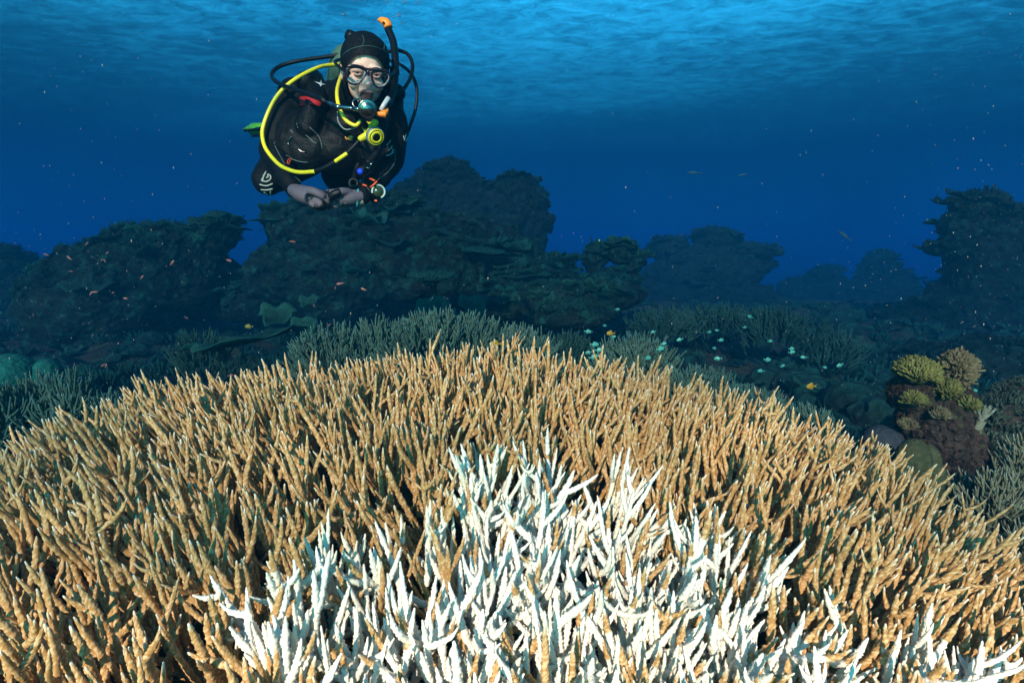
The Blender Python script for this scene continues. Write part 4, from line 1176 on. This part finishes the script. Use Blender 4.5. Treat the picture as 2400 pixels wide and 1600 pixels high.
drawn('orange_toggle', [[c2(575, 745), c2(585, 700), c2(600, 685)], [c2(592, 750), c2(605, 715), c2(620, 690)]], 0.0018, REDOR, vest, 0.004, BV2)
badge('red_pull_tab', [[c1(*p) for p in ((790, 1080), (860, 1085), (960, 1125), (985, 1150), (975, 1180), (880, 1170), (787, 1155))]], REDM, vest, 0.012, BV2, 0.004)
s = Soup(); P = spline([D(905, 268, -0.09), D(893, 330, -0.13), D(880, 362, -0.15), D(862, 384, -0.17)], 46)
s.add(*tube(P, 0.0125 + 0.0022 * (np.arange(46) % 2), 14)); link('corrugated_hose', s.mesh('corrugated_hose', BLACK), vest)
inf = D(852, 398, -0.18)
s = Soup(); pc(s, *lathe(inf, D(868, 388, -0.17) - D(845, 402, -0.19), [(0.001, -0.025), (0.015, -0.025), (0.017, 0.0), (0.014, 0.028), (0.001, 0.03)]))
ifo = link('inflator', s.mesh('inflator', BLACK), vest)
s = Soup(); pc(s, *lathe(D(844, 402, -0.205), (0, -1, 0.1), [(0.0105, -0.006), (0.0105, 0.003), (0.008, 0.006), (0.001, 0.007)], 20)); b_ = link('blue_button', s.mesh('blue_button', BLUE), None); b_.parent = ifo; b_.location = (0, 0, 0)
s = Soup(); s.add(*tube(np.array([D(855, 391, -0.2), D(867, 396, -0.2)]), [0.003, 0.006], 8)); s.add(*tube(np.array([D(873, 378, -0.19), D(868, 390, -0.195)]), [0.0035, 0.0045], 8)); ell(s, D(842, 397, -0.205), (.006, .004, .004), None, 2)
b_ = link('steel_fitting', s.mesh('steel_fitting', CHROME), None); b_.parent = ifo; b_.location = (0, 0, 0)
s = Soup()
pc(s, *lathe(D(829, 430, -0.06), (0.2, -1, 0.1), [(0.009, 0), (0.009, 0.008), (0.017, 0.010), (0.021, 0.004), (0.022, -0.02), (0.001, -0.022)], 26))
s.add(*tube(spline([D(829, 428, -0.05), D(835, 400, -0.02), D(845, 370, 0.0)], 14), 0.011, 10)); link('hanging_mouthpiece', s.mesh('hanging_mouthpiece', BLACK), vest)

reg = empty('breathing_regulator', tuple(D(860, 255, -0.3))); tag(reg, 'chrome breathing regulator in the mouth of the diver, with black hose', 'regulator')
s = Soup(); s.add(*tube(spline([hp(0, -0.078, -0.064), hp(0, -0.10, -0.070), D(853, 240, -0.29)], 10), np.linspace(0.017, 0.014, 10), 14, sq=np.stack([np.full(10, 1.35), np.full(10, .75)], 1)))
link('mouthpiece', s.mesh('mouthpiece', simple('brown_black_rubber', (0.025, 0.012, 0.012), 0.4)), reg)
rc_ = D(861, 256, -0.31); rax = np.array([0.28, -1.0, -0.25])
s = Soup(); pc(s, *lathe(rc_, rax, [(0.001, -0.034), (0.018, -0.032), (0.025, -0.018), (0.0275, 0.0), (0.0275, 0.006)], 36)); link('body', s.mesh('body', BLACK), reg)
s = Soup(); pc(s, *lathe(rc_, rax, [(0.0275, 0.004), (0.0295, 0.006), (0.0295, 0.011), (0.026, 0.013), (0.023, 0.012), (0.018, 0.016), (0.010, 0.019), (0.001, 0.020)], 36)); link('purge_cover', s.mesh('purge_cover', CHROME), reg)
s = Soup(); tor = lambda c, ax, R1, r1: tube((np.stack([np.cos(np.linspace(0, 6.2832, 33)) * R1, np.sin(np.linspace(0, 6.2832, 33)) * R1, np.zeros(33)], -1) @ frame_to(ax).T) + c, r1, 8, False)
s.add(*tor(D(838, 243, -0.30), (0.3, -1, 0.2), 0.0145, 0.0034)); link('adjusting_ring', s.mesh('adjusting_ring', CHROME), reg)
s = Soup(); s.add(*tube(np.array([D(851, 258, -.315), D(846, 257, -.315), D(846, 257, -.315), D(829, 255, -.31), D(829, 255, -.31), D(822, 254, -.308), D(822, 254, -.308), D(797, 252, -.295), D(797, 252, -.295), D(788, 249, -.29), D(788, 249, -.29), D(777, 244, -.28), D(761, 238, -.265)]),
                          [.004, .004, .0065, .0065, .0048, .0048, .0062, .0062, .0075, .0075, .0052, .0062, .0045], 12)); link('swivel', s.mesh('swivel', simple('blued_chrome', (0.40, 0.44, 0.44), 0.25, 0.5, 1.0, 0.03)), reg)
s = Soup(); s.add(*tube(spline([D(763, 239, -.267), D(735, 226, -.22), D(700, 213, -.15), D(668, 202, -.08), D(645, 190, 0.0), D(637, 175, .07), D(652, 158, .12), D(690, 145, .14), D(740, 137, .13), D(795, 128, .12), D(822, 110, .14)], 70), 0.0072, 10))
link('hose', s.mesh('hose', BLACK), reg)
s = Soup(); s.add(*tube(np.array([D(750, 231, -.245), D(762, 238, -.267)]), [0.009, 0.0085], 10)); ell(s, D(755, 231, -.262), (.004, .004, .004), None, 2); link('hose_sleeve', s.mesh('hose_sleeve', BLACK), reg)

octo = empty('spare_regulator', tuple(D(868, 305, -0.22))); tag(octo, 'yellow spare regulator with grey ring hanging on the chest, on a long yellow hose', 'regulator')
oc_ = D(879, 319, -0.25); oax = norm(np.array([0.78, -1.0, -0.72]))
s = Soup(); pc(s, *lathe(oc_ - oax * 0.0, oax, [(0.001, -0.056), (0.014, -0.055), (0.023, -0.044), (0.026, -0.020), (0.0275, 0.0)], 32))
for a, b, r_ in (((868, 305), (858, 296), .020), ((868, 300), (879, 288), .015), ((864, 316), (846, 325), .0135)):
    s.add(*tube(spline([D(*a, -.215), D(*b, -.215)], 8), np.linspace(r_, r_ * 0.8, 8), 14)); ell(s, D(*b, -.215), (r_ * .8,) * 3, None, 3)
ob = link('body', remesh('body', s, 0.0018, YELLOW, 2), octo)
s = Soup(); pc(s, *lathe(oc_, oax, [(0.0265, -0.006), (0.0300, -0.005), (0.0300, 0.005), (0.0262, 0.008)], 40)); link('ring', s.mesh('ring', GREYP), octo)
s = Soup(); pc(s, *lathe(oc_, oax, [(0.0270, 0.007), (0.0270, 0.0115), (0.0235, 0.0130), (0.0225, 0.0115), (0.0206, 0.0115), (0.0195, 0.0145), (0.0135, 0.0155), (0.0125, 0.0125), (0.001, 0.0125)], 40)); 
fc = link('purge_cover', s.mesh('purge_cover', YELLOW), octo)
s = Soup(); pc(s, *lathe(oc_, oax, [(0.0118, 0.0115), (0.0118, 0.0139), (0.009, 0.0150), (0.001, 0.0150)], 32)); pc(s, *lathe(oc_, oax, [(0.0224, 0.0112), (0.0224, 0.0121), (0.0207, 0.0121), (0.0207, 0.0112)], 32))
q_ = link('black_centre', s.mesh('black_centre', BLACK), None); q_.parent = fc; q_.location = (0, 0, 0)
BV3 = bvh_of(ob.data)
c3 = lambda X, Y: (700 + X / 9.046, 180 + Y / 9.046)
badge('black_badge', [[c3(1355, 1085), c3(1450, 1005), c3(1505, 1120), c3(1450, 1165)]], BLACK, octo, 0.0008, BV3, 0.0004)
badge('black_slot', [[c3(1655, 1012), c3(1690, 1030), c3(1700, 1065), c3(1680, 1050)]], BLACK, octo, 0.0008, BV3, 0.0004)
drawn('badge_print', [[c3(1375, 1085), c3(1400, 1115)], [c3(1395, 1068), c3(1415, 1105)], [c3(1412, 1055), c3(1430, 1095)], [c3(1430, 1040), c3(1447, 1085)], [c3(1448, 1025), c3(1463, 1070)], [c3(1415, 1130), c3(1478, 1080)]], 0.00055, STRIPE, octo, 0.0018, BV3)
s = Soup(); s.add(*tube(np.array([D(846, 325, -.215), D(840, 330, -.212)]), [0.0085, 0.008], 12)); link('fitting', s.mesh('fitting', CHROME), octo)
YH = [(795, 151, .10), (765, 154, .06), (742, 160, .02), (705, 178, -.02), (676, 198, -.04), (652, 222, -.05), (634, 252, -.06), (619, 290, -.07), (615, 318, -.08), (624, 350, -.10), (652, 384, -.13), (680, 399, -.16), (705, 404, -.18), (740, 402, -.20)]
s = Soup(); s.add(*tube(spline([D(*p) for p in YH], 90), 0.0068, 12)); link('yellow_hose', s.mesh('yellow_hose', YELLOW), octo)
s = Soup(); s.add(*tube(spline([D(739, 402, -.20), D(762, 393, -.21), D(786, 379, -.215)], 14), 0.0078, 12)); s.add(*tube(spline([D(814, 359, -.22), D(828, 345, -.22), D(842, 330, -.215)], 14), 0.0078, 12)); link('hose_sleeve', s.mesh('hose_sleeve', BLACK), octo)
s = Soup(); s.add(*tube(spline([D(784, 380, -.215), D(800, 369, -.22), D(816, 358, -.22)], 10), 0.0068, 12)); link('yellow_hose', s.mesh('yellow_hose', YELLOW), octo)

nk = empty('neck_lanyard', tuple(D(800, 230, -0.2))); tag(nk, 'short yellow tube necklace looped under the chin, ending at the yellow regulator', 'lanyard')
s = Soup(); s.add(*tube(spline([D(803, 172, -.04), D(797, 186, -.10), D(790, 213, -.20), D(792, 240, -.24), D(800, 264, -.25), D(812, 283, -.25), D(828, 293, -.25), D(837, 293, -.25), D(845, 283, -.25)], 60), 0.0062, 10))
link('tube', s.mesh('tube', YELLOW), nk)
s = Soup(); s.add(*tube(spline([D(833, 294, -.25), D(842, 297, -.245), D(850, 297, -.235)], 8), 0.003, 8)); s.add(*tube(spline([D(845, 285, -.25), D(852, 290, -.24), D(857, 296, -.232)], 8), 0.012, 10)); link('clip', s.mesh('clip', BLACK), nk)
s = Soup(); s.add(*tube(spline([D(791, 262, -.22), D(793, 285, -.22), D(806, 302, -.22), D(822, 303, -.22), D(838, 297, -.23)], 30), 0.0024, 8)); link('thin_loop', s.mesh('thin_loop', GREYP), nk)

snk = empty('snorkel', tuple(D(925, 150, -0.1))); tag(snk, 'black snorkel with orange top and orange mouthpiece at the right side of the hood', 'snorkel')
P = spline([D(906, 62, .02), D(913, 76, .01), D(922, 100, -.01), D(926, 135, -.04), D(926, 175, -.07), D(923, 205, -.10), D(916, 232, -.14), D(907, 252, -.18)], 50)
s = Soup(); s.add(*tube(P, np.interp(np.linspace(0, 1, 50), [0, .1, .5, 1], [.0115, .0130, .0135, .012]), 14)); link('tube', s.mesh('tube', BLACK), snk)
s = Soup(); s.add(*tube(spline([D(885, 48, .02), D(891, 47, .02), D(898, 50, .02), D(906, 55, .02), D(911, 66, .015)], 14), np.interp(np.linspace(0, 1, 14), [0, .3, .7, 1], [.002, .010, .0165, .0150]), 14))
tp = link('top_guard', s.mesh('top_guard', ORANGE), snk)
s = Soup(); ell(s, D(899, 54, .002), (.005, .004, .004), None, 3); q_ = link('vent_hole', s.mesh('vent_hole', BLACK), None); q_.parent = tp; q_.location = (0, 0, 0)
s = Soup(); s.add(*tube(spline([D(910, 231, -.20), D(904, 240, -.215), D(898, 249, -.225), D(893, 258, -.22)], 12), np.linspace(.0085, .007, 12), 12)); link('clear_bend', s.mesh('clear_bend', simple('silver_plastic', (0.50, 0.53, 0.53), 0.3)), snk)
s = Soup(); s.add(*tube(spline([D(908, 254, -.20), D(904, 263, -.215), D(895, 270, -.22)], 10), np.linspace(.005, .013, 10), 10)); s.add(*tube(spline([D(904, 268, -.22), D(892, 268, -.225), D(881, 267, -.225)], 10), np.linspace(.012, .006, 10), 10))
link('orange_mouthpiece', remesh('orange_mouthpiece', s, 0.002, ORANGE, 1), snk)
s = Soup(); ell(s, D(932, 218, -.03), (.028, .03, .030), None, 4); ell(s, D(925, 168, -.07), (.017, .018, .022), None, 3); link('keeper', s.mesh('keeper', BLACK), snk)

gh = empty('gauge_hoses', tuple(D(960, 180, 0.1))); tag(gh, 'two thin black hoses arching out right of the hood', 'hose')
s = Soup(); s.add(*tube(spline([D(880, 122, .14), D(915, 121, .12), D(935, 119, .10), D(956, 128, .08), D(967, 152, .06), D(962, 182, .03), D(946, 210, -.01), D(935, 225, -.02)], 50), 0.0068, 10)); link('hose', s.mesh('hose', BLACK), gh)
s = Soup(); s.add(*tube(spline([D(905, 140, .14), D(935, 150, .12), D(964, 174, .09), D(977, 210, .07), D(974, 255, .06), D(962, 293, .06), D(950, 325, .08)], 50), 0.0062, 10)); link('hose', s.mesh('hose', BLACK), gh)

dc = empty('dive_computer', tuple(D(887, 449, -0.16))); tag(dc, 'round dive computer with pale ring on the wrist of the diver, orange cords around it', 'dive computer')
dca = norm(np.array([0.40, -0.95, -0.02])); dcc = D(887, 449, -0.17)
s = Soup(); pc(s, *lathe(dcc, dca, [(0.001, -0.022), (0.020, -0.020), (0.024, -0.006), (0.024, 0.0)], 32)); link('case', s.mesh('case', BLACK), dc)
s = Soup(); pc(s, *lathe(dcc, dca, [(0.0185, -0.001), (0.0175, 0.003), (0.001, 0.004)], 32)); link('glass', s.mesh('glass', simple('green_black_glass', (0.03, 0.045, 0.022), 0.15)), dc)
s = Soup()
for a0, a1 in ((-1.2, 1.9), (2.35, 3.4)):
    th = np.linspace(a0, a1, 24); P = np.stack([np.cos(th) * 0.0215, np.sin(th) * 0.0215, np.full(24, 0.001)], -1) @ frame_to(dca).T + dcc; s.add(*tube(P, 0.0033, 8))
link('pale_ring', s.mesh('pale_ring', PALE), dc)
s = Soup()
for l in ([(867, 419, -.17), (873, 421, -.18), (879, 424, -.18)], [(884, 425, -.18), (876, 433, -.185), (868, 439, -.18)], [(850, 433, -.17), (857, 435, -.175), (862, 438, -.17)], [(878, 470, -.17), (884, 471, -.17)]):
    s.add(*tube(spline([D(*p) for p in l], 8), 0.0032, 7))
link('orange_cord', s.mesh('orange_cord', REDOR), dc)
s = Soup(); s.add(*tor(D(864, 452, -.14), D(850, 460, -.14) - D(880, 440, -.12), 0.036, 0.006)); link('wrist_strap', s.mesh('wrist_strap', BLACK), dc)
s = Soup(); s.add(*tor(D(839, 464, -.148), (1, 0.2, -0.1), 0.0285, 0.0040)); link('glove_cuff', s.mesh('glove_cuff', CYAN), person)
s = Soup(); limb(s, [D(836, 464, -.148), D(846, 463, -.145)], [0.027, 0.0265]); link('wrist_skin', s.mesh('wrist_skin', simple('pale_glove_lining', (0.45, 0.42, 0.30), 0.8)), person)

fin = empty('swim_fin', tuple(D(600, 305, 0.75))); tag(fin, 'bright green swim fin with dark ribs poking out behind the left elbow of the diver', 'fin')
f1 = [D(*p) for p in ((632, 296, .6), (612, 288, .78), (590, 289, .85), (568, 303, .92), (580, 309, .93), (590, 319, .92), (603, 322, .85), (630, 318, .6))]
n_ = len(f1); V = np.array(f1 + [p + np.array([0.004, 0.012, 0.004]) for p in f1]); F = [[0, i, i + 1, -1] for i in range(1, n_ - 1)] + [[n_, n_ + i + 1, n_ + i, -1] for i in range(1, n_ - 1)] + [[i, n_ + i, n_ + (i + 1) % n_, (i + 1) % n_] for i in range(n_)]
link('blade', np_mesh('blade', V, np.array(F), GREEN, False), fin)
s = Soup()
for l in ([(628, 304, .59), (604, 302, .76), (585, 304, .87), (573, 306, .91)], [(626, 316, .59), (607, 316, .80), (592, 319, .90)]):
    s.add(*tube(spline([D(*p) for p in l], 12), np.linspace(0.012, 0.007, 12), 8))
s.add(*tube(spline([D(650, 325, .5), D(628, 308, .58)], 8), 0.032, 12))
link('foot_pocket', s.mesh('foot_pocket', BLACK), fin)
